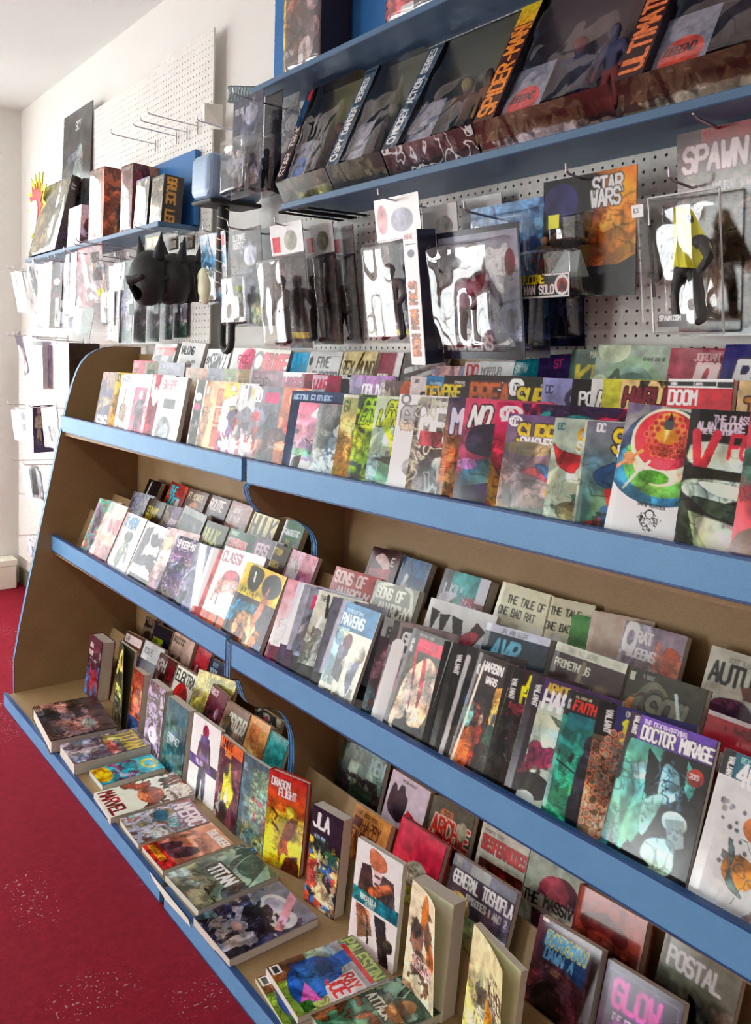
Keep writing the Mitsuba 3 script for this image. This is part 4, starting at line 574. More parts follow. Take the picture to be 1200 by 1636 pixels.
BM|-2.682|0.278|0.213|0.014|0.042|-|yellow paperback with green pale panels|b cb5;z 0 0 1 .4 4 3 ed6 .9;r .3 .06 .9 .2 bb6;t .3 .06 .15 993 - 0 HOME;z 0 .2 1 .6 5 3 987 .7
BM|-2.608|0.256|0.119|0.012|-0.060|-|maroon paperback with pale top letters|b 623;t .05 .04 .15 dbb - 0 PROOF;z 0 .3 1 .8 4 3 422 .8;e .7 .3 .12 .07 a89
BM|-2.486|0.241|0.172|0.016|0.023|-|khaki brown paperback with scrawled white title|b 865 543;t .35 .12 .25 ddc 877 -.2 PSYCHO;e .3 .3 .18 .14 543;z .2 .4 .9 .9 4 3 998 .8
BM|-2.307|0.248|0.116|0.014|0.022|-|orange paperback with rust drawing|b d95;r .1 .08 .6 .3 c74;l b63 .02 .2 .15 .5 .2;l b63 .02 .2 .25 .5 .28;z 0 .4 1 .9 4 3 643 .9
BM|-2.187|0.242|0.100|0.012|0.000|-|teal paperback tucked against the divider edge|b 3aa;z 0 0 1 1 4 3 288 .8
BM|-1.725|0.214|0.150|0.016|0.022|-|tan paperback with brown block capitals on two lines|b c84;t .12 .05 .055 532 - 0 MARC_JACOB_MEYER;r .05 .13 .3 .24 632;t .3 .13 .17 632 - 0 HAPPY;t .05 .28 .17 632 - 0 FAMILIES;l c84 .012 .3 .1 .25 .5;l c84 .012 .5 .1 .45 .5;l c84 .012 .7 .1 .65 .5
BM|-1.553|0.252|0.164|0.022|0.006|-|bright pink hardcover with grey arched label|b c24;e .58 .62 .38 .34 998;e .58 .64 .2 .14 bb3;t .33 .42 .1 ddc 777 0 INVENT;t .46 .58 .12 dd5 873 0 MAN;z .3 .4 .9 .9 4 5 877 .6
BM|-1.355|0.253|0.196|0.016|0.023|-|grey violet paperback with white block title and gold egg|b 434;r 0 0 1 .1 778;t .06 .02 .08 998 - 0 IM;r .3 .0 .6 .1 aaa;z 0 .1 1 .35 4 5 657 .9;t .07 .12 .13 eee - 0 GENERAL_TOSHOFLA;t .32 .26 .07 ccc - 0 EPISODES_1_AND_2;r 0 .42 1 1 99a;e .22 .42 .2 .14 c95;e .22 .42 .14 .1 da6;e .5 .56 .2 .14 bb7
BM|-1.084|0.248|0.155|0.022|0.060|-|dark maroon paperback with slanted blue block title|b 534 312;r .05 .0 .17 .03 dcc;p 247 .17 .05 .85 .12 .82 .36 .1 .2;t .2 .08 .15 6ad dd6 -.15 DARKMAN;t .2 .2 .13 6ad 124 -.15 DAWN_A;t .25 .33 .06 977 - 0 CLASSIC;z 0 .35 1 1 4 4 623 .9;e .35 .6 .25 .16 211;z .5 .4 1 1 6 5 523 .7;r .88 0 1 1 211
BM|-0.915|0.252|0.162|0.020|0.054|-|black paperback with pink neon round title|b 324;l 657 .01 .05 .05 .95 .05 .95 1;t .15 .1 .26 d4a 718 0 GLOW;t .18 .32 .07 ebe - 0 THE_STAR_PRIMA;e .4 .5 .3 .16 b3a;z .1 .35 .8 .9 4 3 93a .8
BB|-3.360|0.237|0.110|0.014|0.000|-|dark brown paperback behind divider end, leftmost at back|b 211;z 0 0 1 .6 4 5 765 .8
BB|-3.265|0.232|0.165|0.014|0.059|-|black paperback with lime text patch|b 112;r .1 .22 .65 .38 9a2;t .12 .25 .08 452 - 0 ZOMBI;z 0 .4 1 .9 4 3 334 .7
BB|-3.091|0.247|0.180|0.014|0.011|-|peach paperback with black title and travellers|b dba;t .04 .05 .12 332 - 0 SKULKICK;p 765 0 .5 .2 .3 .35 .45 .5 .28 .7 .45 .85 .35 1 .5 1 .7 0 .7
BB|-2.891|0.250|0.112|0.014|-0.033|-|red paperback with small white flower|b b23;t .2 .06 .16 723 - 0 PA;e .3 .35 .1 .08 dbb;z 0 .3 1 .9 5 3 934 .7
BB|-2.764|0.239|0.130|0.014|0.000|-|navy paperback with grey numerals|b 124;t .15 .05 .1 89a - 0 WATER;t .1 .15 .22 abc - 0 1001
BB|-2.403|0.183|0.160|0.014|0.000|-|white paperback with pink diamond seen through the cutout|b ccb;p b56 .3 .15 .5 .05 .6 .25 .45 .35;o .45 .2 .3 .2 .05 333;k 4 4 444 .06;r .7 .4 1 1 cb4
BB|-1.914|0.244|0.201|0.016|0.058|-|dark grey green paperback with pale corner letters|b 232;z .1 0 1 .5 4 3 687 .9;z .2 .05 1 .5 5 2 9a9 .6;z 0 .3 1 1 6 5 211 1;t .7 .06 .18 9bb - 0 MEN;t .1 .03 .16 565 - 0 WALKIN
BB|-1.700|0.245|0.154|0.016|-0.004|-|white paperback with black silhouettes and crimson car|b dcd;t .3 .04 .035 444 - 0 FROM_THE_WRITER_OF;p 323 .05 .42 .1 .12 .2 .12 .25 .2 .3 .1 .4 .1 .45 .18 .55 .2 .5 .5;p b23 .45 .45 .6 .3 .95 .38 .95 .6;p b23 .5 .5 1 .5 1 .62 .5 .55;t .06 .55 .2 333 - 0 AMERICAN;t .45 .72 .18 333 - 0 EMP;r 0 .9 1 1 bbb
BB|-1.522|0.244|0.146|0.018|0.045|-|grey paperback with red cartoon lettering and pale moon|b 554 332;t .25 .08 .1 d73 - 0 AFTER;t .1 .17 .3 c32 fcb 0 ARCHIE;e .8 .2 .11 .09 bb9;e .3 .45 .16 .14 a23;z .3 .45 1 .8 4 3 543 .9
BB|-1.351|0.253|0.148|0.018|0.032|-|white paperback with red western title and fiery panel|b ccb;t .08 .04 .05 666 - 0 MARIOTTE_TERRY;t .08 .1 .19 c33 844 0 DESPERADOES;r .08 .3 1 .75 522;z .08 .3 1 .75 4 3 c63 1;p a22 .4 .32 .65 .34 .7 .7 .4 .6
BB|-1.197|0.258|0.141|0.018|-0.028|-|pale green paperback with maroon planet and black title|b bcb;e .62 .45 .42 .32 634;z .2 .15 1 .75 4 3 978 .7;e .5 .28 .26 .14 a45;p ccb 0 .3 1 .36 1 .5 0 .43;t .02 .33 .15 222 - 0 THE_MASSIV;z .2 .55 1 .9 5 3 522 .8
BB|-1.060|0.249|0.165|0.030|0.036|-|brick red hardcover, embossed dark title|b a43;r .0 0 .03 1 722;o .5 .5 .48 .48 .01 944;l 622 .1 .2 .24 .45 .18 .7 .24;t .22 .2 .07 944 - 0 FIVE_FISTS;t .4 .3 .06 722 - 0 OF;t .2 .37 .17 622 - 0 SCIENCE;e .5 .25 .3 .02 722
BB|-0.870|0.259|0.156|0.018|-0.026|-|grey green paperback with black bird and white stencil title|b 776 454;z 0 .2 1 .8 4 2 887 .7;t .1 .08 .2 ccc - 0 POSTAL;p 111 .5 .38 .42 .3 .55 .33 .62 .5 .75 .75 .6 .75 .52 .55;l 333 .02 .72 .4 .7 .6
'''
FLAT = '''
-3.294|-0.549|0.336|0.236|0.050|-0.030|1.402|thick dark hardcover with pinkish grey portrait group, leftmost flat book|n 3 5 333 544 433 655;z .0 .2 1 .9 4 5 b88 .8;e .75 .35 .13 .1 bbb;r 0 .9 1 1 544;t .1 .9 .06 988 - 0 EDITION
-2.930|-0.558|0.170|0.268|0.040|0.003|1.483|thick lilac paperback with gold outlined lettering, second from left|n 4 5 878 99a 767 aab;z .2 .3 1 .6 4 3 c66 .9;t .1 .08 .35 cb5 765 0 TITAN;t .1 .28 .3 cb5 - 0 AE
-2.731|-0.523|0.122|0.216|0.018|0.040|1.514|thin paperback with turquoise sky and yellow sunflower|b 3bc;z 0 .3 1 .8 4 4 847 1;e .4 .9 .5 .16 ea1;o .5 .15 .25 .1 .06 cc4;z .2 .4 .9 .7 6 4 bbd .8
-2.570|-0.565|0.173|0.270|0.022|0.044|1.414|white paperback with dark red capitals and brown battle art|b eed;z 0 0 1 .7 4 3 843 1;z .1 .1 .9 .6 5 3 543 1;e .6 .45 .3 .15 b64;z 0 0 1 .3 6 4 edc .9;t .08 .8 .25 a23 - 0 MARVEL
-2.385|-0.553|0.162|0.222|0.018|0.026|1.472|paperback of crowded pastel figures with white capitals|n 3 5 986 bbc 966 7aa;r 0 .0 1 .25 a66;t .1 .05 .3 edd 647 0 AMERIC;z 0 .4 1 .9 5 5 bbb .8;e .3 .5 .2 .1 38a
-2.211|-0.553|0.142|0.218|0.016|0.028|1.544|salmon paperback with purple crag and white title|b d97 b54;p 534 .1 .8 .3 .5 .45 .6 .7 .4 .9 .55 .8 .75 .4 .9;z .1 .4 .9 .9 4 4 423 .9;t .3 .05 .17 eee - 0 SALVAGER;r 0 .8 1 1 b22;t .05 .86 .12 ea2 - 0 ABANDONED
-2.044|-0.557|0.188|0.240|0.020|0.059|1.568|grey green paperback with dark trees and white tilted title|b 9a9 676;z 0 0 1 .5 4 3 454 1;p 776 .1 .7 .6 .6 1 1 0 1;z .1 .3 1 .8 5 3 333 1;z 0 .7 1 1 6 3 899 .8;r .2 .38 .85 .58 443;t .25 .42 .2 fff - 0 TITAN;t .25 .52 .05 bbb - 0 FRANCOIS;p 8a9 .7 .0 1 .1 1 .4
-1.837|-0.574|0.187|0.249|0.022|0.069|1.516|blue grey paperback with black machine and white discs|b 778 99a;z 0 .1 1 1 4 3 335 1;z 0 .2 1 1 5 4 223 1;e .45 .25 .28 .14 ccc;e .45 .25 .2 .1 99a;e .75 .3 .2 .14 ccc;e .75 .3 .1 .07 889;z .2 .3 .9 .8 7 5 112 1;e .2 .6 .08 .04 caa;l 889 .04 .2 .55 .45 .7 .7 .72;e .5 .72 .1 .05 b99;p d9a .3 .0 .5 .02 .95 .4 .85 .45;z 0 .8 1 1 6 3 467 .8
-1.574|-0.521|0.168|0.227|0.016|-0.069|1.393|bright paperback with blue robed figure and bar code corner|b a9b 9b3;r 0 .6 .35 1 853;p 25a .1 .5 .4 .3 .8 .45 .9 .9 .6 .95 .2 .85;p 36b .2 .2 .45 .15 .5 .35 .25 .4;z .1 .3 .9 .9 4 3 248 .6;p c5a .5 .75 .9 .7 .8 .9;e .35 .12 .12 .08 b86;r .0 .0 1 .13 775;t .05 .02 .2 ab6 453 0 PALESTIN;r .1 .14 .95 .19 c33;p dcc .6 .25 1 .25 1 .65 .7 .6;t .65 .28 .16 c33 - 0 RAY;t .62 .42 .2 c33 - 0 JOE;r .02 .88 .2 .98 eee;r .04 .9 .18 .96 555;r .8 .8 .98 .92 362
-1.578|-0.546|0.168|0.223|0.010|-0.070|1.388|tan edged copy showing beneath the blue robed paperback|b cb9;z 0 .3 1 1 5 4 ca6 .8;b a9b 9b3;r 0 .6 .35 1 853;p 25a .1 .5 .4 .3 .8 .45 .9 .9 .6 .95 .2 .85;p 36b .2 .2 .45 .15 .5 .35 .25 .4;z .1 .3 .9 .9 4 3 248 .6;p c5a .5 .75 .9 .7 .8 .9;e .35 .12 .12 .08 b86;r .0 .0 1 .13 775;t .05 .02 .2 ab6 453 0 PALESTIN;r .1 .14 .95 .19 c33;p dcc .6 .25 1 .25 1 .65 .7 .6;t .65 .28 .16 c33 - 0 RAY;t .62 .42 .2 c33 - 0 JOE;r .02 .88 .2 .98 eee;r .04 .9 .18 .96 555;r .8 .8 .98 .92 362
-1.407|-0.510|0.136|0.248|0.020|-0.044|1.375|green and brown paperback with tan lettered title across it|b 8a9 375;z 0 .0 1 .5 4 3 243 1;z .0 .4 1 1 5 3 853 1;e .65 .25 .15 .1 a74;z .2 .2 .9 .5 7 4 543 .8;t .1 .38 .17 ddc 443 0 ATTACK;p a74 .4 .3 .9 .35 .8 .45 .5 .42
'''
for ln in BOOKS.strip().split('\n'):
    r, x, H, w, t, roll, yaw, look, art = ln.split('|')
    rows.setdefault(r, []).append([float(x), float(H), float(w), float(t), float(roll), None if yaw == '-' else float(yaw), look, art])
for r, bs in rows.items():
    y0, z0, lean, zb, vis, phrase = ROWS[r]; bs.sort(key=lambda b: b[0]); th = math.radians(lean); sy = [0.0] * len(bs)
    for i in range(len(bs) - 1, -1, -1):
        if i + 1 < len(bs):
            p = bs[i + 1][0] - bs[i][0]
            if p < bs[i][2] + .002:
                bs[i + 1][3] = min(bs[i + 1][3], max(.004, p * .28)); tn = bs[i + 1][3] + .001
                sy[i] = min(.30, max(tn / p, (tn + max(bs[i][2] - p, 0) * sy[i + 1]) / bs[i][2]))
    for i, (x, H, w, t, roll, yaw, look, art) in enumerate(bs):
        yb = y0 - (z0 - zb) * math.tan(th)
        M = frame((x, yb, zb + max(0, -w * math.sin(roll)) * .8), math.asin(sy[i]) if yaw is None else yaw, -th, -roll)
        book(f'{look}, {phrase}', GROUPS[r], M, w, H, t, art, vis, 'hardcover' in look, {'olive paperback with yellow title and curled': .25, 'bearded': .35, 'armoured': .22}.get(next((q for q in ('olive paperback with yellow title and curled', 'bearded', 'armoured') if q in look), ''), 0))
for ln in FLAT.strip().split('\n'):
    x, y, w, H, t, rz, ang, look, art = ln.split('|'); x, y, w, H, t, rz, ang = map(float, (x, y, w, H, t, rz, ang))
    if rz < -1: rz, ang, w, H = 0.05, 1.62, .17, .24
    M = frame((x, y, -1.4085 + t + (.0115 if 'blue robed figure' in look else 0)), (rz + ang - math.pi / 2) / 2, -math.pi / 2)
    book(look + ', flat on the bottom deck', GROUPS['FL'], M, w, H, t, art, 1, 'hardcover' in look, fx=1.0)

# ------------------------------------------------------------------ wall shelves
def wall_shelf(label, x0, x1, yf, z0, z1, plate):
    k = thing('wall_shelf', label, 'shelf')
    part(k, 'board', MB().box(x0, yf, z0, x1, -.001, z1, ch=.002).ply('m_blue_grey'))
    if plate: part(k, 'back_plate', MB().box(*plate, ch=.003).ply('m_plate'), 'upright blue back plate')
    return k
diffuse('m_blue_grey', proc(lambda p, n, uv: mix((.05, .12, .22), (.075, .16, .28), fbm(p.x * 12, p.y * 30, p.z * 30))), 0.4, 0.45)
diffuse('m_plate', proc(lambda p, n, uv: mix((.02, .13, .36), (.03, .17, .44), fbm(p.x * 9, p.y * 9, p.z * 9))), 0.45, 0.4)
diffuse('m_rubber', '222', 0.5, 0.4)
diffuse('m_hammer', proc(lambda p, n, uv: mix((.22, .34, .50), (.30, .42, .58), fbm(p.x * 14, p.y * 14, p.z * 14))), 0.28, 0.5)
diffuse('m_white', 'eed', 0.4, 0.4); diffuse('m_yellow', 'dd2', 0.4, 0.4); diffuse('m_cream', 'ddb', 0.35, 0.5); diffuse('m_red', 'c33', 0.4, 0.4); diffuse('m_slate', '899', 0.5, 0.4)
wall_shelf('lower blue shelf on the right pegboard, holding leaning window boxes', -2.13, .3, -.185, .443, .462, None)
wall_shelf('upper blue shelf on the right pegboard, cut by the top of the photo', -2.36, .3, -.16, .835, .852, (-2.46, -.022, .853, .3, -.006, 1.2))
wall_shelf('blue shelf on the left pegboard with an upright plate at its right end', -4.74, -3.0, -.185, .495, .514, (-3.43, -.046, .515, -2.985, -.026, .80))

# ------------------------------------------------------------------ packs that hang from the hooks
def figure_mesh():
    ball = lambda c, r: m3.Manifold.sphere(r, 10).translate(c)
    J = dict(hd=((0, 0, .90), .085), nk=((0, 0, .79), .045), ch=((0, 0, .68), .105), hp=((0, 0, .5), .085), sl=((-.15, 0, .73), .055), sr=((.15, 0, .73), .055), el=((-.22, -.02, .57), .04), er=((.23, -.03, .58), .04), wl=((-.24, -.09, .44), .035), wr=((.2, -.12, .48), .035),
             kl=((-.1, -.02, .27), .052), kr=((.11, -.01, .27), .052), al=((-.12, 0, .05), .04), ar=((.13, 0, .05), .04), tl=((-.13, -.08, .03), .03), tr=((.14, -.08, .03), .03), pl=((-.06, 0, .47), .07), pr=((.06, 0, .47), .07))
    B = 'hd-nk nk-ch ch-hp ch-sl ch-sr sl-el sr-er el-wl er-wr pl-kl pr-kr kl-al kr-ar al-tl ar-tr'.split()
    out = m3.Manifold()
    for b in B:
        p, q = b.split('-'); out = out + m3.Manifold.batch_hull([ball(*J[p]), ball(*J[q])])
    out = out + ball(*J['hd']); m = out.to_mesh()
    t = trimesh.Trimesh(m.vert_properties[:, :3], m.tri_verts)
    return t
FIG = figure_mesh()
def figure(k, M, h, cols, name='figure'):
    v = np.array(FIG.vertices); z = v[:, 2]; c = np.where((z > .8)[:, None], hexc(cols[0]), np.where((z > .49)[:, None], hexc(cols[1]), hexc(cols[2])))
    c = c * (.8 + .4 * meshkit.noise(v * 9, 3))[:, None]
    v = v * h @ M[:3, :3].T + M[:3, 3]
    part(k, name, mikit.ply((v, FIG.faces), 'm_matt_print', smooth=True, color=c))
def blister(x0, z0, x1, z1, d, seed, crumple=.004, n=22):
    """A vacuum-formed bubble: one thin sheet over x0..x1, z0..z1 (local), standing d proud of the card (towards -y)."""
    a = np.linspace(0, 1, n); u, v = np.meshgrid(a, np.linspace(0, 1, int(n * 1.4)))
    w, h = abs(x1 - x0), abs(z1 - z0); e = min(.25, .012 / min(w, h) + .05)
    s = lambda t, q: np.clip(t / q, 0, 1) ** .45
    prof = np.minimum(np.minimum(s(u * w, .012), s((1 - u) * w, .012)), np.minimum(s(v * h, .012), s((1 - v) * h, .012)))
    P = np.stack([u * w * 11, v * h * 9, 0 * u + seed * 3.7], -1)
    y = -d * prof + crumple * (meshkit.fbm(P, 2, seed) - .5) * 4 * prof
    x = x0 + u * (x1 - x0); z = z0 + v * (z1 - z0)
    return np.stack([x, y, z], -1).reshape(-1, 3), grid_faces(n, u.shape[0])
def art_panel(m, w, H, art, px, y=0.0, M=None):
    U, V, C = print_grid(w, H, art, px); x, z = np.meshgrid(U * w, -H * V)
    v = np.stack([x, np.full_like(x, y), z], -1).reshape(-1, 3)
    if M is not None: v = v @ M[:3, :3].T + M[:3, 3]
    m.add(v, grid_faces(len(U), len(V)), C.reshape(-1, 3))
def sheet(k, name, v, f, M, bsdf='m_glass'):
    part(k, name, mikit.ply((v @ M[:3, :3].T + M[:3, 3], f), bsdf, smooth=True))
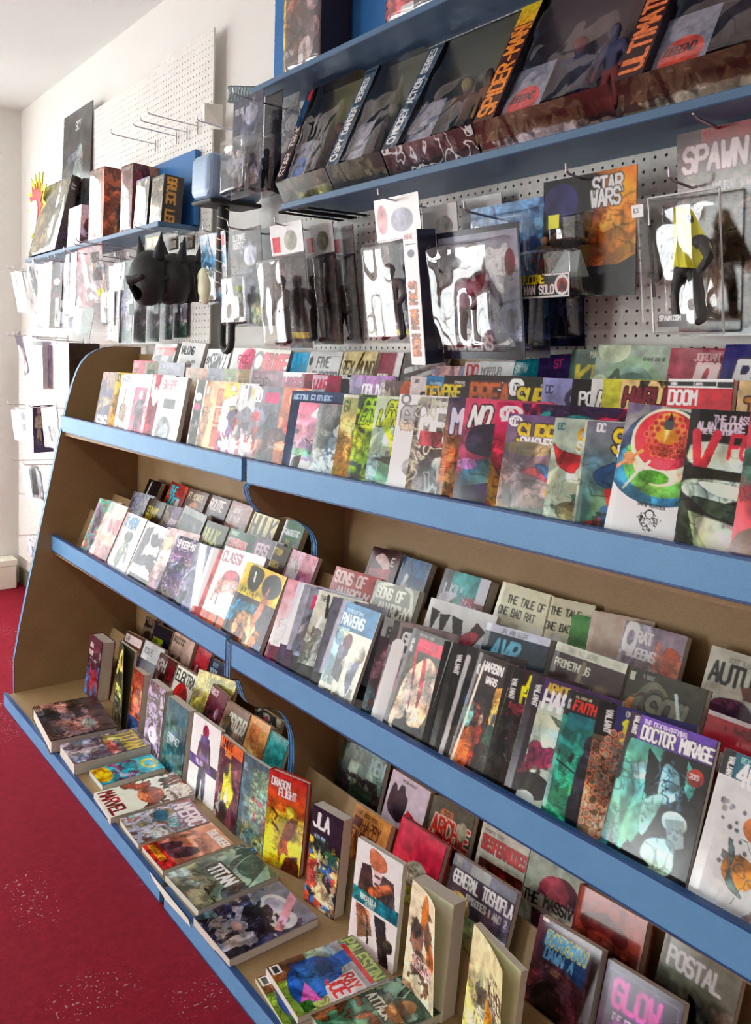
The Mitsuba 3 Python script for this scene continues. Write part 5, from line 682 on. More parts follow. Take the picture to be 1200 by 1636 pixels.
PACKS = '''
blister_pack|-2.166|-0.200|0.398|0.174|0.358|0.129|0.000|.0 .24 .95 1 .065|322 433 211|clear clamshell of a brown reptile toy, front one of three under the low shelf|b 433;r 0 0 1 .24 ddd;r .06 .1 .3 .22 c23;e .62 .14 .2 .08 998;z 0 .3 1 1 4 3 644 .8;t .12 .75 .16 dcc - 0 GODZ;r .05 .87 .95 .92 ca2
blister_pack|-2.098|-0.125|0.398|0.148|0.346|0.143|0.000|.0 .24 .95 1 .06|322 433 211|clear clamshell of a brown reptile toy, middle one of three under the low shelf|b 322;r 0 0 1 .24 ccc;r .06 .1 .3 .22 c23;e .62 .14 .2 .08 887;z 0 .3 1 1 5 3 533 .8
blister_pack|-2.051|-0.055|0.399|0.100|0.341|0.138|0.000|.0 .24 .95 1 .04|322 433 211|clear clamshell of a brown reptile toy, back one of three under the low shelf|b 322;r 0 0 1 .24 ccc;r .06 .1 .4 .22 c23;z 0 .3 1 1 6 3 533 .8
blister_pack|-1.692|-0.180|0.411|0.171|0.359|0.161|0.000|.0 .28 .86 1 .07|433 655 322|clear clamshell of a grey reptile toy in the centre, front one of its hook|b 433;r 0 0 1 .28 eee;e .16 .14 .12 .1 d99;e .6 .16 .25 .08 aab;z 0 .3 1 1 4 3 866 .8;t .12 .78 .17 dcc - 0 GODZIL;r .05 .9 .95 .94 cb3
blister_pack|-1.587|-0.110|0.389|0.124|0.330|0.150|0.000|.0 .28 .86 1 .06|433 655 322|clear clamshell of a grey reptile toy in the centre, second one of its hook|b 433;r 0 0 1 .28 eee;e .6 .16 .25 .08 bbb;z 0 .3 1 1 4 3 744 .8
blister_pack|-1.521|-0.040|0.410|0.135|0.308|0.103|0.000|.0 .28 .86 1 .035|433 655 322|clear clamshell of a grey reptile toy in the centre, last one of its hook|b 433;r 0 0 1 .28 ddd;z 0 .3 1 1 4 3 744 .8
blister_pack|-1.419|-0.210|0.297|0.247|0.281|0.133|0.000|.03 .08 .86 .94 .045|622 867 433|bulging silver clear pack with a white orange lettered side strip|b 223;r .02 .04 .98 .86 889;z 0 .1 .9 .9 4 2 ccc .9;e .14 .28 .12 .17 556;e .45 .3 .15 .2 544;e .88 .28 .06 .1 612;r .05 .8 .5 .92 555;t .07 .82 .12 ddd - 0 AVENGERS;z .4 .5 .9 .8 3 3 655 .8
blister_pack|-1.409|-0.115|0.363|0.218|0.340|0.121|0.000|.1 .05 .95 .95 .04|358 69c 236|blue backed clear pack behind the bulging silver pack|b 358 236;z 0 0 1 .8 4 3 69c .8;z 0 .3 1 1 6 3 9bd .7;r 0 .88 1 1 223;t .5 .9 .07 889 - 0 WARNING
blister_pack|-1.256|-0.030|0.210|0.107|0.158|0.114|0.000|.1 .1 .9 .9 .025|224 336 112|dark navy carded pack behind the red and orange card|b 113 012;z 0 .3 1 1 4 3 225 .8;t .3 .86 .06 667 - 0 WARNING
toy_card|-1.193|-0.115|0.391|0.228|0.243|0.052|0.000|.0 .3 .62 1 .055|b86 543 733|black card fading from yellow to red with a stepped clear bubble|b 112;h .5 .0 1 .75 812 d91;g .8 0 1 .3 e72 eb1;z .45 .1 1 .7 3 2 e82 .8;p 111 0 0 .72 0 .55 .3 .5 .95 0 1;p 111 .3 .95 1 .68 1 1 0 1;e .2 .2 .2 .16 225;z .05 .1 .4 .35 3 3 447 .8;t .56 .05 .13 ddd 222 0 STAR;t .54 .15 .13 ddd 222 0 WARS;z .0 .35 .6 .75 4 4 643 .9
toy_card|-0.900|-0.090|0.437|0.164|0.369|0.106|0.000|- |-|tall brown card with jagged pale lettering at the right edge|b 543;z 0 0 1 1 4 4 765 .8;r 0 .0 1 .07 422;r .3 0 1 .08 822;t .1 .08 .25 cbb 622 -.1 SPAWN;t .16 .26 .085 baa - 0 THE_SAMURAI_WARS;z .2 .3 1 .9 6 3 987 .7;k 3 4 221 .03 0 .3 1 .9;r .35 .93 1 .99 222
clamshell|-0.934|-0.120|0.322|0.141|0.251|0.155|0.000|0 0 1 1 .06|cc4 332 333|clear clamshell with a yellow caped toy and long rifle beside the brown card|C
toy_card|-2.397|-0.200|0.809|0.185|0.306|-0.017|-0.000|.0 .42 1 1 .05|ddd 889 333|grey card with silver robot above a clear bubble, left of the boxed figures|b 445;z .1 .05 .9 .4 4 3 99a .9;e .6 .2 .2 .1 889;t .08 .1 .08 bbb - 0 DELUXE;r 0 .42 1 1 223;z 0 .45 1 1 3 3 667 .8
toy_card|-2.325|-0.130|0.823|0.104|0.312|-0.014|-0.000|.0 .42 1 1 .04|445 334 222|dark twin of the grey robot card, behind it on the hook|b 223;z .1 .05 .9 .4 4 3 667 .9;r 0 .42 1 1 112
toy_card|-2.332|-0.060|0.849|0.096|0.311|-0.020|-0.000|-|-|pale grey card at the back of the robot card hook|b bbb;z 0 .1 1 .6 4 3 778 .9;r 0 .6 1 1 223
toy_card|-2.415|-0.200|0.408|0.197|0.300|0.071|0.000|.0 .45 .95 1 .05|ad3 9a9 776|lower grey robot card with a greenish clear bubble|b 555;t .12 .05 .09 ccc - 0 ULTIMATE;t .12 .13 .09 ccc - 0 ROBOTIC;z .2 .1 .95 .45 4 3 99a .9;e .65 .28 .2 .1 bbc;r 0 .45 1 1 667;z 0 .5 1 1 3 3 9a8 .8
toy_card|-2.354|-0.120|0.421|0.069|0.306|0.052|0.000|-|-|black card behind the lower grey robot card|b 112;z 0 .4 1 1 4 3 334 .7
toy_card|-2.701|-0.160|0.430|0.184|0.239|0.066|0.000|.05 .5 .95 1 .03|ccb ccb bb9|blue and white card holding a cream oval mask|b 69b;z 0 0 1 .6 4 3 cde .9;r .6 .05 .95 .2 c34;z 0 .4 1 1 5 3 eee .7
blister_pack|-4.796|-0.220|0.458|0.096|0.240|0.182|0.000|0 0 1 1 .03|-|thin white clear pack at the far left end of the upper hooks|b bba;z 0 .2 1 1 3 4 998 .7
toy_card|-4.714|-0.210|0.443|0.115|0.306|0.200|0.197|-|-|narrow white card with a black stripe near the far left end|b bbb;r .7 0 1 1 333;z .1 .2 .7 .9 3 4 666 .7
blister_pack|-4.780|-0.150|0.440|0.236|0.226|0.200|0.289|0 0 1 1 .04|-|white clear pack behind the striped narrow card|b bbb;z 0 0 1 1 5 3 bbc .6
blister_pack|-4.343|-0.200|0.462|0.130|0.329|-0.034|-0.000|0 0 1 1 .03|-|tall white clear pack left of the black and rust card|b cbb;z 0 .2 1 1 4 3 cab .6
toy_card|-4.213|-0.200|0.452|0.115|0.317|-0.053|-0.000|-|-|tall black card with rust red figures under the left shelf|b 322;z 0 .2 1 .8 4 3 733 .9;e .5 .3 .3 .05 dcc;z 0 .75 1 1 3 4 765 .7
blister_pack|-4.121|-0.190|0.445|0.146|0.316|-0.024|-0.000|0 .5 1 1 .035|-|tall grey clear pack with a pale toy right of the rust card|b aab;z 0 .2 1 .8 4 3 887 .8;z .2 .5 .9 .7 3 4 c95 .8
blister_pack|-3.844|-0.230|0.462|0.100|0.287|-0.034|-0.000|0 0 1 1 .03|-|narrow glaring clear pack left of the red bag|b ccc;z 0 .2 1 1 4 3 ccd .6
bagged_toy|-3.933|-0.170|0.498|0.174|0.269|-0.016|-0.000|-|-|red printed bag of toys under the left shelf|b a23;z 0 0 1 1 4 4 c66 .8;z 0 .2 1 .9 5 4 613 .9;z 0 .7 1 1 3 4 edd .7
blister_pack|-3.619|-0.240|0.468|0.114|0.238|0.158|0.000|0 0 1 1 .04|-|tilted clear clamshell with a yellow green ball at its foot|b cbb;r .2 .1 .8 .6 655;e .6 .82 .3 .08 cd3;z 0 .1 1 .6 4 3 bbb .8
toy_card|-3.631|-0.190|0.490|0.097|0.219|0.057|0.000|-|-|dark red card right of the yellow green ball pack|b 622;z 0 .1 1 .5 4 4 c87 .9;z 0 .5 1 1 5 4 433 .9
blister_pack|-3.426|-0.220|0.273|0.084|0.141|0.007|0.000|0 0 1 1 .03|-|short stepped clear pack beside the grey green tall boxes|b aaa;z 0 0 1 1 4 3 99a .7
blister_pack|-3.379|-0.210|0.386|0.075|0.325|-0.024|-0.000|0 0 1 1 .02|-|tall narrow glaring pack touching the grey green tall boxes|b bbb;z 0 .1 1 1 4 3 bbb .6
toy_card|-3.317|-0.200|0.387|0.130|0.329|-0.031|-0.000|0 0 1 .4 .03|-|tall grey green card with dark leaves, first of five from the left|b 233 577;z 0 0 1 .35 4 3 566 .9;z 0 .15 1 .35 5 5 222 .9;g 0 .35 1 .8 889 99a;g 0 .8 1 1 788 344;r .3 .55 .75 .8 667;r .33 .565 .72 .785 99a;z .33 .58 .72 .78 3 6 445 .9;z 0 .8 1 1 3 4 243 .7
toy_card|-3.298|-0.150|0.388|0.120|0.325|-0.022|-0.000|0 0 1 .4 .03|-|tall grey green card, second of five from the left|b 233 577;z 0 0 1 .35 4 3 566 .9;z 0 .15 1 .35 5 5 222 .9;g 0 .35 1 .8 889 99a;g 0 .8 1 1 788 344;r .3 .55 .75 .8 667;r .33 .565 .72 .785 99a;z .33 .58 .72 .78 3 6 445 .9;z 0 .8 1 1 3 4 243 .7
toy_card|-3.285|-0.100|0.394|0.123|0.325|-0.022|-0.000|-|-|tall grey green card under the first black mask, third of five|b 233 577;z 0 0 1 .35 4 3 566 .9;z 0 .15 1 .35 5 5 222 .9;g 0 .35 1 .8 889 99a;g 0 .8 1 1 788 344;r .3 .55 .75 .8 667;r .33 .565 .72 .785 99a;z .33 .58 .72 .78 3 6 445 .9;z 0 .8 1 1 3 4 243 .7
toy_card|-3.241|-0.060|0.394|0.113|0.316|-0.022|-0.000|-|-|tall grey green card under the second black mask, fourth of five|b 233 577;z 0 0 1 .35 4 3 566 .9;z 0 .15 1 .35 5 5 222 .9;g 0 .35 1 .8 889 99a;g 0 .8 1 1 788 344;r .3 .55 .75 .8 667;r .33 .565 .72 .785 99a;z .33 .58 .72 .78 3 6 445 .9;z 0 .8 1 1 3 4 243 .7
toy_card|-3.181|-0.028|0.393|0.120|0.306|-0.031|-0.000|-|-|tall grey green card under the third black mask, last of five|b 233 577;z 0 0 1 .35 4 3 566 .9;z 0 .15 1 .35 5 5 222 .9;g 0 .35 1 .8 889 99a;g 0 .8 1 1 788 344;r .3 .55 .75 .8 667;r .33 .565 .72 .785 99a;z .33 .58 .72 .78 3 6 445 .9;z 0 .8 1 1 3 4 243 .7
header_card|-3.085|-0.200|0.467|0.144|0.066|0.011|0.000|-|-|gold and black header card above the first black mask|b 332;r .1 .2 .9 .8 a95;r .15 .3 .4 .7 eee;r .55 .3 .85 .7 ddc
header_card|-3.044|-0.150|0.471|0.144|0.066|0.012|0.000|-|-|gold and black header card above the second black mask|b 332;r .1 .1 .9 .4 987;r .5 .5 .85 .9 ccb
header_card|-2.998|-0.100|0.475|0.128|0.066|0.014|0.000|-|-|brown header card above the third black mask|b 332;r .1 .1 .9 .5 765;r .55 .5 .85 .9 aa9
toy_card|-4.795|-0.220|0.099|0.155|0.218|0.200|0.183|-|-|purple black card with a curved white figure in the corner|b 435;p ccc 0 .2 .5 .3 .9 .9 .3 1 0 1;z 0 .3 1 1 3 4 877 .7
toy_card|-4.567|-0.240|0.102|0.123|0.223|0.181|0.000|-|-|narrow white card between purple and blue cards in the corner|b ccc;z 0 .6 1 1 3 3 bcd .7
toy_card|-4.601|-0.190|0.075|0.185|0.203|0.048|0.000|-|-|white card with deep blue lower half in the corner|b aaa;z 0 .1 1 .5 4 4 99a .9;r 0 .55 1 1 258
toy_card|-4.384|-0.190|0.068|0.220|0.224|0.016|0.000|-|-|dark purple card behind a tilted white box|b 324;z 0 0 1 1 4 3 546 .7
blister_pack|-3.617|-0.250|0.225|0.145|0.132|-0.120|-0.154|0 0 1 1 .04|-|dark wedge shaped clear pack above the rack's rounded corner|b 333;z 0 0 1 1 4 3 454 .9;z 0 .4 1 1 3 3 565 .7
blister_pack|-4.795|-0.220|-0.282|0.156|0.191|0.130|0.000|0 0 1 1 .03|-|pale clear pack with a dark standing toy in the corner|b aaa;z .2 .1 .8 .9 4 3 667 .9
toy_card|-4.399|-0.200|-0.256|0.144|0.211|0.115|0.000|-|-|white card with thin grey marks low in the corner|b ccc;l 667 .06 .4 .5 .5 .8;z 0 .5 1 1 3 4 bbb .6
toy_card|-4.378|-0.160|-0.256|0.131|0.195|0.141|0.000|-|-|white card with a grey diagonal figure next to the rack end|b ccc;p 777 .0 0 .3 .1 .7 1 .4 1;z .6 .2 1 .9 4 3 456 .8
toy_card|-4.673|-0.220|-0.584|0.105|0.174|0.137|0.000|-|-|white card on the second lowest corner hook|b ccc;z .1 .1 .9 .5 3 3 889 .6
toy_card|-4.666|-0.190|-0.581|0.114|0.181|0.102|0.000|-|-|white card with a black stripe on the second lowest corner hook|b bbb;r .0 .15 .4 1 333;z 0 .3 1 1 3 3 99a .8
toy_card|-4.611|-0.170|-0.589|0.217|0.162|0.131|0.000|-|-|black card with pale figure on the second lowest corner hook|b 223;z .1 .1 .9 .9 4 3 99b .8;e .4 .15 .2 .08 bbb
toy_card|-4.639|-0.200|-0.956|0.114|0.117|0.102|0.000|-|-|small grey blue card on the lowest corner hook|b dde;z 0 .1 1 1 3 4 678 .9
'''
CARTONS = '''
boxed_figure|-4.726|-0.170|0.554|0.448|0.387|.045|0.220|large dark box with a wide clear window and white sideways letters|b 443;r .03 .03 .97 .95 776;z 0 0 1 1 4 2 887 .9;z .1 .1 .9 .9 3 3 554 .7;e .5 .75 .3 .1 998|b 322;v .25 .1 .4 bbb JLA;z 0 .6 1 1 4 3 435 .7|322
vinyl_toy_box|-4.093|-0.170|0.528|0.177|0.184|.1|0.053|small pinkish white box with round eyes on the left shelf|b ecd;e .5 .6 .36 .2 866;e .38 .55 .08 .1 fff;e .62 .55 .08 .1 fff;r 0 .88 1 1 fff|b dbc;e .5 .5 .35 .2 633;e .5 .5 .12 .08 dbb;z 0 .7 1 1 4 3 633 .8|edd
boxed_figure|-3.800|-0.170|0.540|0.157|0.312|.13|0.021|tall window box with orange backdrop and dark figure, left of its twin|b 865;z 0 0 1 1 4 2 754 .9;p a64 .2 1 .7 0 1 0 1 1|b a53;p c74 .3 1 .8 0 1 0 1 1;z 0 0 .6 .35 4 3 522 .9;f .55 .48 .42 422 422 211;z 0 .85 1 1 4 4 223 .9|cbb
boxed_figure|-3.425|-0.170|0.519|0.108|0.271|.13|0.030|tall window box with orange backdrop, right twin behind smaller boxes|b 855;z 0 0 1 .6 4 2 643 .9;z 0 .6 1 1 5 3 433 .8|b 944;z 0 0 .7 .4 4 3 522 .9;p b86 .5 0 .9 0 1 .4 1 1|caa
boxed_figure|-3.278|-0.170|0.530|0.132|0.192|.06|0.066|grey box with a silver X shape on the left shelf|b 99a;r .1 .05 .9 .68 776;l eed .07 .25 .08 .7 .9;l eed .07 .75 .08 .3 .9;z .1 .1 .9 .7 4 3 887 .7;r 0 .72 1 1 99a|b 543|766
boxed_figure|-3.122|-0.170|0.521|0.111|0.179|.08|0.073|small silver box with orange letters down its black side|b 887;z 0 0 1 .7 4 3 776 .9;z 0 .1 1 .6 3 3 654 .7;t .1 .62 .3 c93 - 0 BR;t .2 .8 .2 c93 - 0 LE;r 0 .92 1 1 aaa|b 211;v .2 .06 .42 d92 BRUCE_LEE|443
boxed_figure|-4.456|-0.230|-0.166|0.200|0.217|.05|-0.016|tilted plain white box in the corner|b fff;z 0 .2 1 1 4 3 ddd .6|b fff;z 0 .2 1 .8 4 3 bbc .6|eee
boxed_figure|-3.990|-0.240|-0.207|0.160|0.268|.14|-0.014|white box with red top and a dark portrait side, behind the rack's rounded end|b fff;z .3 .2 .9 .9 4 3 bbb .7|b 322;e .55 .35 .2 .16 a76;e .55 .25 .22 .1 322;z 0 .6 1 1 4 3 457 .8|c77
boxed_figure|-4.569|-0.220|-0.499|0.123|0.244|.1|-0.027|white box with a dark figured side in the corner|b fff;z 0 .5 1 1 4 3 dcc .6|b 325;f .3 .05 .8 b88 ba9 a98;z 0 .5 1 1 3 3 436 .8|eee
'''
CATS = {'blister_pack': 'blister pack', 'toy_card': 'carded toy', 'clamshell': 'blister pack', 'bagged_toy': 'bagged toy', 'header_card': 'header card'}
seed = 0  # card art of the bulging pack has silver glare painted in
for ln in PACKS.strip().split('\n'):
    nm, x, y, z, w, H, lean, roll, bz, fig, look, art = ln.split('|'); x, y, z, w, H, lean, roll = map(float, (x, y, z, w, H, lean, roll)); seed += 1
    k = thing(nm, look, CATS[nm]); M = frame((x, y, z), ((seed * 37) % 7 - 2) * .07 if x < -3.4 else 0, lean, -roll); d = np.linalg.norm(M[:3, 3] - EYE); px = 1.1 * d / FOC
    if bz.strip() != '-': q = [float(t) for t in bz.split()]
    if art == 'C':                                          # closed clear shell without a card
        for s, nme in ((1, 'front_shell'), (-.25, 'back_shell')):
            v, f = blister(0, -H, w, 0, q[4] * s, seed, .0008); sheet(k, nme, v, f, M, 'm_clear')
        rim = MB()
        for a, b in (((0, 0), (w, 0)), ((w, 0), (w, -H)), ((w, -H), (0, -H)), ((0, -H), (0, 0))): rim.tri(tube([(a[0], 0, a[1]), (b[0], 0, b[1])], .0022, 6))
        part(k, 'rim', rim.xf(M).ply('m_clear_rim'), 'thick clear rim')
        figure(k, M @ frame((w * .62, -.022, -H * .93)), H * .8, ['442', '333', '222'])
        a = np.linspace(0, 1, 14); t = np.linspace(-1, 1, 12); A, B = np.meshgrid(a, t)
        cx = w * .6 + B * (.005 + .034 * A ** .7) * w / .14 + .012 * A; cz = -H * .1 - A * H * (.42 + .16 * np.abs(B) ** 3 * np.sin(B * 4)); cy = -.048 + .03 * B ** 2 + .006 * np.sin(B * 9 + A * 3)
        sheet(k, 'cape', np.stack([cx, cy, cz], -1).reshape(-1, 3), grid_faces(14, 12), M, 'm_yellow')
        part(k, 'rifle', MB().tri(tube([(w * .14, -.03, -H * .2), (w * .17, -.03, -H * .72)], .004, 6)).tri(tube([(w * .13, -.03, -H * .55), (w * .24, -.03, -H * .6)], .006, 6)).xf(M).ply('m_dark'), 'long dark toy rifle')
        m = MB(); art_panel(m, .056, .022, 'b 211;p a22 .2 0 .5 -.1 .8 0;t .05 .1 .15 eee - 0 SPAWN.COM', px * .5, -q[4] - .001, M @ frame((w * .36, 0, -H * .84))); part(k, 'label', m.ply('m_print', col=True), 'black printed label')
        m = MB(); art_panel(m, .024, .022, 'b eee;t .15 .3 .3 555 - 0 6.5', px * .5, -q[4] - .001, M @ frame((w * .04, 0, -H * .05))); part(k, 'price_sticker', m.ply('m_print', col=True), 'white price sticker')
        continue
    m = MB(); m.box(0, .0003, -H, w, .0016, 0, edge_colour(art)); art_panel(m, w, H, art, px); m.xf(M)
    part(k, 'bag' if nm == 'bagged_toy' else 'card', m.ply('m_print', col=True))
    if bz.strip() != '-':
        u0, v0, u1, v1, dp = q; bx0, bx1, bz0, bz1 = u0 * w, u1 * w, -v1 * H, -v0 * H; hb = bz1 - bz0
        if 'stepped clear bubble' in look:                  # an L-shaped bubble in two bays, and a yellow price tag
            v, f = blister(bx0 - .03, bz0, bx1 * .98, bz0 + hb * .62, dp, seed); sheet(k, 'bubble', v, f, M)
            v, f = blister(bx1 * .3, bz0 + hb * .6, bx1 * .98, bz1, dp * .9, seed + 50); sheet(k, 'upper_bubble', v, f, M)
            part(k, 'price_sticker', MB().box(w * .27, -dp - .002, -H * .44, w * .39, -dp - .001, -H * .33).xf(M).ply('m_yellow'), 'yellow price sticker')
            m = MB(); art_panel(m, w * .6, H * .2, 'b 222;l ddd .012 .02 .05 .98 .05 .98 .95 .02 .95 .02 .05;t .06 .0 .13 dc2 622 0 DELUXE;t .14 .48 .12 edd - 0 HAN_SOLO;e .86 .5 .12 .36 c55;o .86 .5 .12 .36 .02 ddd;p 622 .78 .8 .86 .2 .94 .8 .86 .65', px * .7, -dp - .0015, M @ frame((-.02, 0, -H * .8))); part(k, 'label', m.ply('m_print', col=True), 'printed label across the foot of the bubble')
            figure(k, M @ frame((w * .12, -dp * .5, bz0 + .035), .3), hb * .55, fig.split(), 'seated_figure')
            part(k, 'vehicle', MB().tri(trimesh.convex.convex_hull(np.array([(w * .2, -dp * .7, bz0 + .04), (w * .56, -dp * .7, bz0 + .09), (w * .56, -.01, bz0 + .04), (w * .3, -.01, bz0 + .1), (w * .22, -.01, bz0 + .035), (w * .5, -dp * .6, bz0 + .04)]))).xf(M).ply('m_slate'), 'grey red toy vehicle')
            part(k, 'engine', MB().tri(trimesh.creation.icosphere(2, .03), None, M @ frame((w * .45, -dp * .5, bz1 - .05)) @ np.diag([1.1, .6, 1, 1])).ply('m_dark'), 'dark rounded toy turret')
        else:
            v, f = blister(bx0, bz0, bx1, bz1, dp, seed, .0075 if 'bulging' in look else .004, 34 if 'bulging' in look else 22); sheet(k, 'bubble', v, f, M, 'm_clear' if x < -3.2 else 'm_glass')
            if fig.strip() != '-' and hb > .1:
                h = min(hb * .74, (bx1 - bx0) * 1.7); figure(k, M @ frame(((bx0 + bx1) / 2, -dp * .45, bz0 + hb * .05), .15 * (seed % 5 - 2)) @ np.diag([1, min(1, dp * 1.6 / h / .2) , 1, 1]), h, fig.split())
        if 'lettered side strip' in look:
            m = MB(); m.box(-.05, -.055, -H - .008, -.002, -.0542, .012, hexc('ddd')).box(-.003, -.0545, -H - .008, -.002, 0, .012, hexc('334'))
            art_panel(m, .048, H + .02, 'b eee;t .12 .03 .2 a55 - 0 MARVE;r .1 .1 .9 .105 666;e .5 .17 .25 .03 667;u .22 .93 .48 d72 a33 IRON_MAN_MK.6', px * .7, -.056, frame((-.05, 0, .012))); part(k, 'side_strip', m.xf(M).ply('m_print', col=True), 'white strip with orange letters')
        if 'cream oval mask' in look:
            part(k, 'mask', MB().tri(trimesh.creation.icosphere(3, .05), None, M @ frame((w * .42, -.03, -H * .74)) @ np.diag([.75, .5, 1.25, 1])).ply('m_cream', smooth=30), 'cream oval mask')
            part(k, 'mask_opening', MB().tri(tube([(w * .34, -.056, -H * .55), (w * .4, -.06, -H * .68), (w * .36, -.057, -H * .82), (w * .38, -.054, -H * .92)], .005, 6)).xf(M).ply('m_dark'), 'dark slit')

# peg hooks: a wire arm with a turned-up tip, standing square off the board
def hook(label, x, z, yt, y0=-.004, group='wire hooks on the pegboards'):
    k = thing('peg_hook', label, 'hook', group)
    part(k, 'arm', MB().tri(tube([(x, y0, z), (x, yt * .5 + y0 * .5, z + .003), (x, yt + .012, z + .007), (x, yt + .003, z + .012), (x, yt, z + .026)], .0026, 6)).ply('m_steel', smooth=40))
    part(k, 'mount', MB().tri(tube([(x, y0 - .004, z + .016), (x, y0 - .004, z - .03)], .003, 6)).ply('m_steel'))
for i, (x, z, yt) in enumerate([(-3.40, .898, -.22), (-3.195, .891, -.21), (-3.098, .887, -.22), (-3.006, .892, -.23)]):
    hook('bare wire hook on the left pegboard, ' + ('leftmost', 'second', 'third', 'rightmost')[i] + ' of its row', x, z, yt, -.024, 'bare wire hooks above the left shelf')
RIGHT = (('the brown reptile toys', -2.08, .385, -.235), ('the grey reptile toys', -1.605, .395, -.235), ('the bulging silver pack', -1.29, .32, -.25), ('the black and orange card', -1.09, .378, -.17), ('the tall brown card', -.82, .43, -.17),
         ('the upper grey robot card', -2.31, .795, -.25), ('the lower grey robot card', -2.33, .40, -.25), ('the cream mask card', -2.60, .425, -.20), ('the clear clamshell with the yellow cape', -.87, .335, -.155), ('the pale blue hammer', -2.66, .80, -.2))
for q, x, z, yt in RIGHT: hook('wire hook carrying ' + q, x, z, yt, group='loaded wire hooks on the right pegboard')
LEFT = (('the narrow striped card', -4.72, .45, -.28), ('the white clear pack behind the striped card', -4.66, .435, -.26), ('the tall white clear pack', -4.28, .455, -.26), ('the black and rust card', -4.15, .45, -.24), ('the tall grey clear pack', -4.05, .45, -.24), ('the red bag', -3.84, .495, -.22),
        ('the narrow glaring pack', -3.79, .455, -.28), ('the yellow green ball pack', -3.57, .475, -.3), ('the short stepped pack', -3.40, .385, -.26), ('the first grey green card', -3.26, .385, -.25), ('the second grey green card', -3.15, .38, -.24), ('the black masks', -3.02, .475, -.27),
        ('the purple black corner card', -4.72, .095, -.28), ('the blue and white corner card', -4.52, .095, -.3), ('the dark purple card', -4.28, .075, -.26), ('the pale pack with a dark toy', -4.71, -.27, -.28), ('the white cards by the rack end', -4.35, -.265, -.27),
        ('the second lowest white card', -4.62, -.56, -.28), ('the second lowest black card', -4.52, -.575, -.25), ('the small grey blue card', -4.58, -.955, -.27))
for q, x, z, yt in LEFT: hook('wire hook carrying ' + q, x, z, yt, -.022, 'loaded wire hooks under the left shelf')
hook('empty wire hook between the two lowest corner cards', -4.8, -.77, -.2, -.022, 'loaded wire hooks under the left shelf')

# black costume masks on the masks' hook
def mask(label, x, y, z, s):
    e = m3.Manifold.sphere(1, 40).scale((.064 * s, .054 * s, .078 * s))
    inner = m3.Manifold.sphere(1, 32).scale((.058 * s, .048 * s, .072 * s)).translate((0, .006, -.006))
    hole = m3.Manifold.sphere(1, 24).scale((.042 * s, .06 * s, .024 * s)).translate((-.012 * s, -.06 * s, -.04 * s))
    hood = e - inner - hole - m3.Manifold.cube((.4, .4, .1), True).translate((0, 0, -.108 * s))
    for q in (-1, 1):
        hood = hood + m3.Manifold.batch_hull([m3.Manifold.sphere(.017 * s, 12).translate((q * .04 * s, 0, .055 * s)), m3.Manifold.sphere(.003, 8).translate((q * .056 * s, .0, .118 * s))])
    brow = m3.Manifold.batch_hull([m3.Manifold.sphere(.008 * s, 10).translate((-.035 * s, -.046 * s, .0)), m3.Manifold.sphere(.008 * s, 10).translate((.035 * s, -.046 * s, .0)), m3.Manifold.sphere(.01 * s, 10).translate((0, -.06 * s, -.012 * s))])
    k = thing('costume_mask', label, 'mask'); M = frame((x, y, z), .15)
    g = (hood + brow).to_mesh(); part(k, 'hood', MB().tri(trimesh.Trimesh(g.vert_properties[:, :3], g.tri_verts), None, M).ply('m_rubber', smooth=40))
    part(k, 'label_tag', MB().box(-.014, -.055 * s, -.1 * s, .014, -.054 * s, -.07 * s, M=M).ply('m_slate'), 'small grey tag')
mask('black rubber mask with two pointed ears, leftmost and nearest', -2.89, -.262, .285, 1.32)
mask('black rubber mask with two pointed ears, between two others', -2.862, -.185, .285, 1.25)
mask('black rubber mask with two pointed ears, rightmost and nearest the wall', -2.868, -.112, .29, 1.2)

# boxed goods standing on the shelves
for ln in CARTONS.strip().split('\n'):
    nm, x, y, z, w, H, d, lean, look, fa, sa, tc = ln.split('|'); x, y, z, w, H, d, lean = map(float, (x, y, z, w, H, d, lean))
    k = thing(nm, look, 'box'); on_shelf = z > .4
    if on_shelf: z = .5155 + (d * math.sin(lean) if lean > .1 else 0)
    M = frame((x, y, z), .06 if 'twin' in look else 0, -lean); dist = np.linalg.norm(M[:3, 3] - EYE); px = 1.0 * dist / FOC
    m = MB(); c = hexc(tc); m.box(0, .0004, 0, w, d, H, c); art_panel(m, w, H, fa, px, 0, frame((0, 0, H)))
    art_panel(m, d, H, sa, px, 0, frame((w + .0005, 0, H), math.pi / 2)); part(k, 'carton', m.xf(M).ply('m_print', col=True))
    v, f = blister(.006, H - .006, w - .006, .006, .004, int(abs(x) * 40), .0022, 20); sheet(k, 'window', v, f, M)
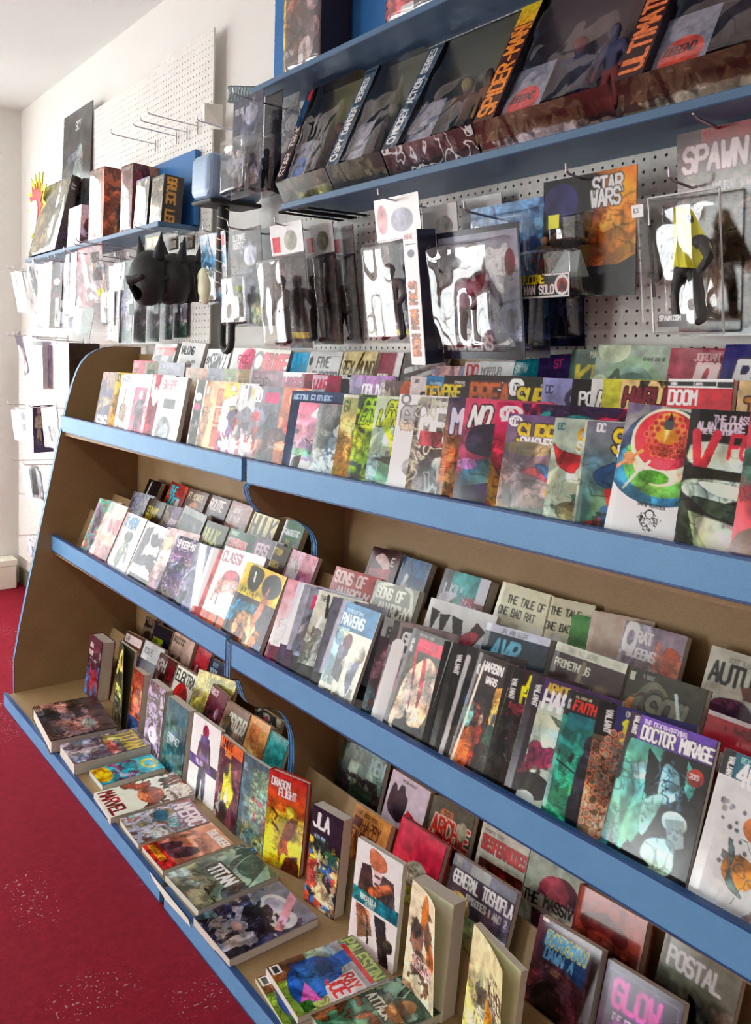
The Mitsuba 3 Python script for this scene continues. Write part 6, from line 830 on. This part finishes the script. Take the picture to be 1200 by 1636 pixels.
def window_box(label, x, w, lean, spine, scol, bevel, fig, glow, sq=.058):
    """A leaning window box: printed strip down the left of its front, clear window, bevelled printed foot, card back."""
    k = thing('window_box', label, 'toy box'); t = math.tan(math.radians(lean)); z0, z1, y0 = .535, .824, -.17; y1 = y0 + (z1 - z0) * t; H = math.hypot(z1 - z0, y1 - y0); yb = -.0075
    M = frame((x, y0, z0), 0, -math.radians(lean)); px = .9 * np.linalg.norm(M[:3, 3] - EYE) / FOC; L = w - .004
    m = MB(); side = [(y0, z0), (y1, z1), (yb, z1), (yb, .4635), (-.128, .4635)]; dark = hexc(scol)
    m.tri(prism(side, 0, x, x + .0015), dark); m.quad((x, yb, .4635), (x + L, yb, .4635), (x + L, yb, z1), (x, yb, z1), hexc(glow))
    m.quad((x, y1, z1), (x + L, y1, z1), (x + L, yb, z1), (x, yb, z1), dark); m.quad((x, -.128, .4635), (x, yb, .4635), (x + L, yb, .4635), (x + L, -.128, .4635), dark)
    m.quad((x + sq, y0 + .001, z0), (x + sq, y0 + .03, z0 + .02), (x + sq, y1 + .03 if y1 + .03 < yb else yb, z1), (x + sq, y1, z1), hexc('112'))
    P = MB(); art_panel(P, sq, H, spine, px * .75, 0, frame((0, 0, H))); P.xf(M); m.v += P.v; m.c += P.c; m.f += [P.f[0] + m.n]; m.n += len(P.v[0])
    a = np.array([x, y0, z0]); ex = np.array([1, 0, 0]); ez = np.array([0, -.128 - y0, .4635 - z0]); Hb = np.linalg.norm(ez); B = np.eye(4); B[:3, 0] = ex; B[:3, 2] = -ez / Hb; B[:3, 1] = np.cross(B[:3, 2], ex); B[:3, 3] = a
    P = MB(); art_panel(P, L, Hb, bevel, px, 0, B); m.add(P.v[0], P.f[0], P.c[0])
    part(k, 'carton', m.ply('m_print', col=True))
    n = 26; u, v = np.meshgrid(np.linspace(0, 1, n), np.linspace(0, 1, 30)); wx = sq + u * (L - sq); s = int(abs(x) * 31)
    yy = .012 - .016 * np.minimum(1, np.minimum(u, 1 - u) * 9) + .018 * (meshkit.fbm(np.stack([wx * 14, v * 5, 0 * u + s], -1), 3, s) - .5) + np.where(u > .86, (u - .86) * .5, 0)
    sheet(k, 'window', np.stack([wx, yy, v * H], -1).reshape(-1, 3), grid_faces(n, 30)[:, ::-1], M)
    MM = MB(); art_panel(MM, L * .3, H * .42, 'b 889;e .5 .7 .4 .3 ' + fig.split()[3] + ';t .2 .55 .16 222 - -.2 LEGEND', px, .018, frame((sq, 0, H * .42))); part(k, 'inner_card', MM.xf(M).ply('m_print', col=True), 'printed card in the corner of the window')
    for i, q in enumerate((.5, .74)): figure(k, frame((x + w * q, -.045 - .01 * i, .50 + .02 * i), .3 - .5 * i, -.1) @ np.diag([1, .45, 1, 1]), .215 - .025 * i, fig.split()[:3] if i == 0 else fig.split()[2::-1])
window_box('black and blue window box with a red dot, leftmost on the lower right shelf', -2.19, .265, 21, 'b 322;r 0 0 .75 .42 258;e .6 .07 .3 .06 e33;u .15 .94 .7 dcc - STAR_TREK;r .75 0 1 1 211', '322', 'b 321;z 0 0 1 .6 4 3 543 .8;r .3 .5 1 1 775;z .3 .5 1 1 3 4 aa6 .7', '754 433 222 36a', '775', .045)
window_box('steel blue striped window box, second on the lower right shelf', -1.925, .243, 24.5, 'b 567 456;r .1 .02 .9 .06 345;u .2 .86 .42 ddd - SPY_DANGER_SERIES;o .4 .92 .25 .03 .06 ddd', '456', 'b 333;z 0 0 1 .7 4 4 554 .8;r .1 .8 1 .95 777', '776 444 322 99a', '665')
window_box('steel blue striped window box, third on the lower right shelf', -1.68, .322, 28, 'b 567 456;r .1 .02 .9 .06 345;u .2 .86 .42 ddd - MICKEY_ACTION_SERIES;o .4 .92 .25 .03 .06 ddd', '456', 'b 433;z 0 0 1 .7 4 4 655 .8;r .0 .8 1 .95 777;k 3 9 ccc .03', 'a96 754 322 99a', '554')
window_box('window box with orange letters on a yellow topped strip', -1.355, .36, 27, 'b 422 532;g 0 0 1 .25 ec2 d82;u .12 .95 .72 e83 311 SPIDER-MAN', '421', 'b 422;z 0 0 1 .7 4 4 654 .8;r .0 .75 1 .95 655;z 0 .5 1 1 4 4 988 .7', '722 335 224 c33', '544', .06)
window_box('dark window box with orange letters and a round red badge', -.985, .36, 27, 'b 221 322;u .12 .95 .72 d74 411 ULTIMATE_IRON', '211', 'b 322;z 0 0 1 .7 4 4 543 .8;r .0 .75 1 .95 443;z 0 .5 1 1 4 4 876 .7', '611 322 433 c43', '433', .06)
for x, w, look, art in ((-2.215, .2, 'tall yellow edged box with pale heads above the steel blue boxes', 'b 532;r 0 0 .06 1 b92;z .06 0 .6 1 4 3 853 .9;z .06 .5 .6 1 5 3 544 .9;r .72 0 1 1 212;e .78 .5 .16 .08 977;e .8 .72 .17 .09 867;e .62 .85 .2 .09 a99;z .06 .8 .5 1 3 4 bbb .8;r .42 .88 .55 .95 ddd'),
                        (-1.72, .24, 'box with pink and grey stacked figures, cut by the photo top', 'b 332;e .2 .75 .25 .1 777;e .25 .84 .25 .06 d67;e .22 .91 .28 .05 c56;z .4 .2 1 1 4 3 655 .9;e .7 .7 .2 .12 b87;r .25 .9 .45 .97 ddd')):
    k = thing('boxed_figure', look, 'box'); M = frame((x, -.135, .853)); m = MB(); m.box(0, .0004, 0, w, .1, .36, hexc('322')); art_panel(m, w, .36, art, .0016, 0, frame((0, 0, .36))); part(k, 'carton', m.xf(M).ply('m_print', col=True))
    v, f = blister(.006, .354, w - .006, .006, .004, 7, .002, 20); sheet(k, 'window', v, f, M)

# single things on and around the boards
k = thing('toy_hammer', 'pale blue toy war hammer with a black banded handle between the pegboards', 'toy hammer')
M = frame((-2.62, -.20, .60), -.1, 0, .06); h = m3.Manifold.batch_hull([m3.Manifold.sphere(.028, 16).translate((a, b, c)) for a in (.0, .115) for b in (0, .14) for c in (-.04, .05)]).to_mesh()
part(k, 'head', MB().tri(trimesh.Trimesh(h.vert_properties[:, :3], h.tri_verts), None, M).ply('m_hammer', smooth=50))
part(k, 'collar', MB().box(-.03, -.02, -.083, .15, .16, -.069, M=M, ch=.004).ply('m_rubber'), 'black collar plate')
part(k, 'handle', MB().tri(trimesh.creation.cylinder(.0195, segment=[(.062, .06, -.084), (.062, .06, -.35)], sections=24), None, M).ply('m_rubber', smooth=40))
a = np.linspace(0, 1, 90); part(k, 'grip_band', MB().tri(tube(np.stack([.062 + .0195 * np.cos(a * 44), .06 + .0195 * np.sin(a * 44), -.09 - .25 * a], 1), .0017, 5), None, M).ply('m_white'), 'pale spiral band')
k = thing('strap', 'black band hanging in a loop above the back row of comics', 'strap'); a = np.linspace(0, np.pi, 15)
part(k, 'band', MB().tri(tube(np.vstack([[(-2.449, -.2, .135)], np.stack([-2.418 - .031 * np.cos(a), np.full(15, -.2), .066 - .034 * np.sin(a)], 1), [(-2.387, -.2, .135)]]), .0115, 10)).ply('m_rubber', smooth=60))
k = thing('foam_wedge', 'white curved wedge at the edge of the bare hooked pegboard', 'foam wedge')
part(k, 'body', MB().tri(trimesh.convex.convex_hull(np.array([(-2.892, -.0205, .90), (-2.892, -.0205, .86), (-2.763, -.12, .904), (-2.757, -.05, .913), (-2.778, -.04, .831), (-2.80, -.10, .85), (-2.80, -.115, .90)]))).ply('m_white'))
k = thing('knit_strap', 'grey ribbed strap lying above the robot cards', 'strap'); m = MB()
for i in range(9): m.tri(tube([(-2.56 + .02 * i, -.13, .912 - .005 * i), (-2.56 + .02 * i, -.12, .89 - .005 * i), (-2.555 + .02 * i, -.13, .86 - .005 * i)], .0095, 8))
part(k, 'ribs', m.ply('m_slate', smooth=40))
def star(n, r1, r2, c, y0, y1):
    a = np.arange(2 * n) * np.pi / n; r = np.where(np.arange(2 * n) % 2, r2, r1) * (1 + .12 * np.sin(a * 3)); return prism(list(zip(c[0] + r * np.cos(a) * .8, c[1] + r * np.sin(a))), 1, y0, y1)
k = thing('starburst_sign', 'yellow and red cardboard starburst sign in the corner', 'sign')
part(k, 'sheet', MB().tri(star(14, .21, .13, (-4.77, .80), -.115, -.11)).ply('m_yellow')); part(k, 'centre', MB().tri(star(14, .15, .10, (-4.77, .80), -.119, -.1155)).ply('m_red'), 'red centre'); part(k, 'disc', MB().tri(star(20, .09, .085, (-4.80, .76), -.124, -.1195)).ply('m_white'), 'white centre')
k = thing('poster', 'black cardboard poster with a grey white tower shape on the left shelf', 'poster'); M = frame((-4.60, -.05, .5155), .0, -.036, 0); m = MB(); m.box(0, .0004, 0, .43, .004, .74, hexc('333')); art_panel(m, .43, .74, 'b 444 555;p 899 .45 .3 .7 .22 .75 .5 .8 .98 .2 .98 .35 .6;z .2 .25 .8 1 4 4 99a .6;t .45 .08 .1 bbb - 0 SKY', .0026, 0, frame((0, 0, .74))); part(k, 'board', m.xf(M).ply('m_print', col=True))
k = thing('carton', 'white carton on the carpet against the side wall', 'box'); part(k, 'body', MB().box(-5.58, -.40, FLOOR + .001, -5.455, -.035, FLOOR + .145, ch=.004).ply('m_white')); part(k, 'lid', MB().box(-5.585, -.405, FLOOR + .146, -5.45, -.03, FLOOR + .185, ch=.003).ply('m_white'))
k = thing('paper_strip', 'torn white paper strip on the bottom deck edge by the flat comics', 'paper'); part(k, 'sheet', MB().tri(trimesh.convex.convex_hull(np.array([(-2.10, -.5765, -1.403), (-1.86, -.5765, -1.4035), (-1.85, -.575, -1.42), (-2.0, -.5755, -1.428), (-2.09, -.575, -1.415), (-2.0, -.574, -1.41)]))).ply('m_white'))
for x, y, ln2 in ((-2.05, -.14, .22), (-1.98, -.12, .2)):
    k = thing('wire_hanger', 'dark wire hanger under the lower right shelf, ' + ('left' if ln2 > .21 else 'right') + ' of two', 'wire hanger'); part(k, 'wire', MB().tri(tube([(x, -.02, .425), (x, -.02 - ln2, .42), (x + .05, -.02 - ln2, .42), (x + .05, -.02, .425)], .0032, 6)).ply('m_dark'))
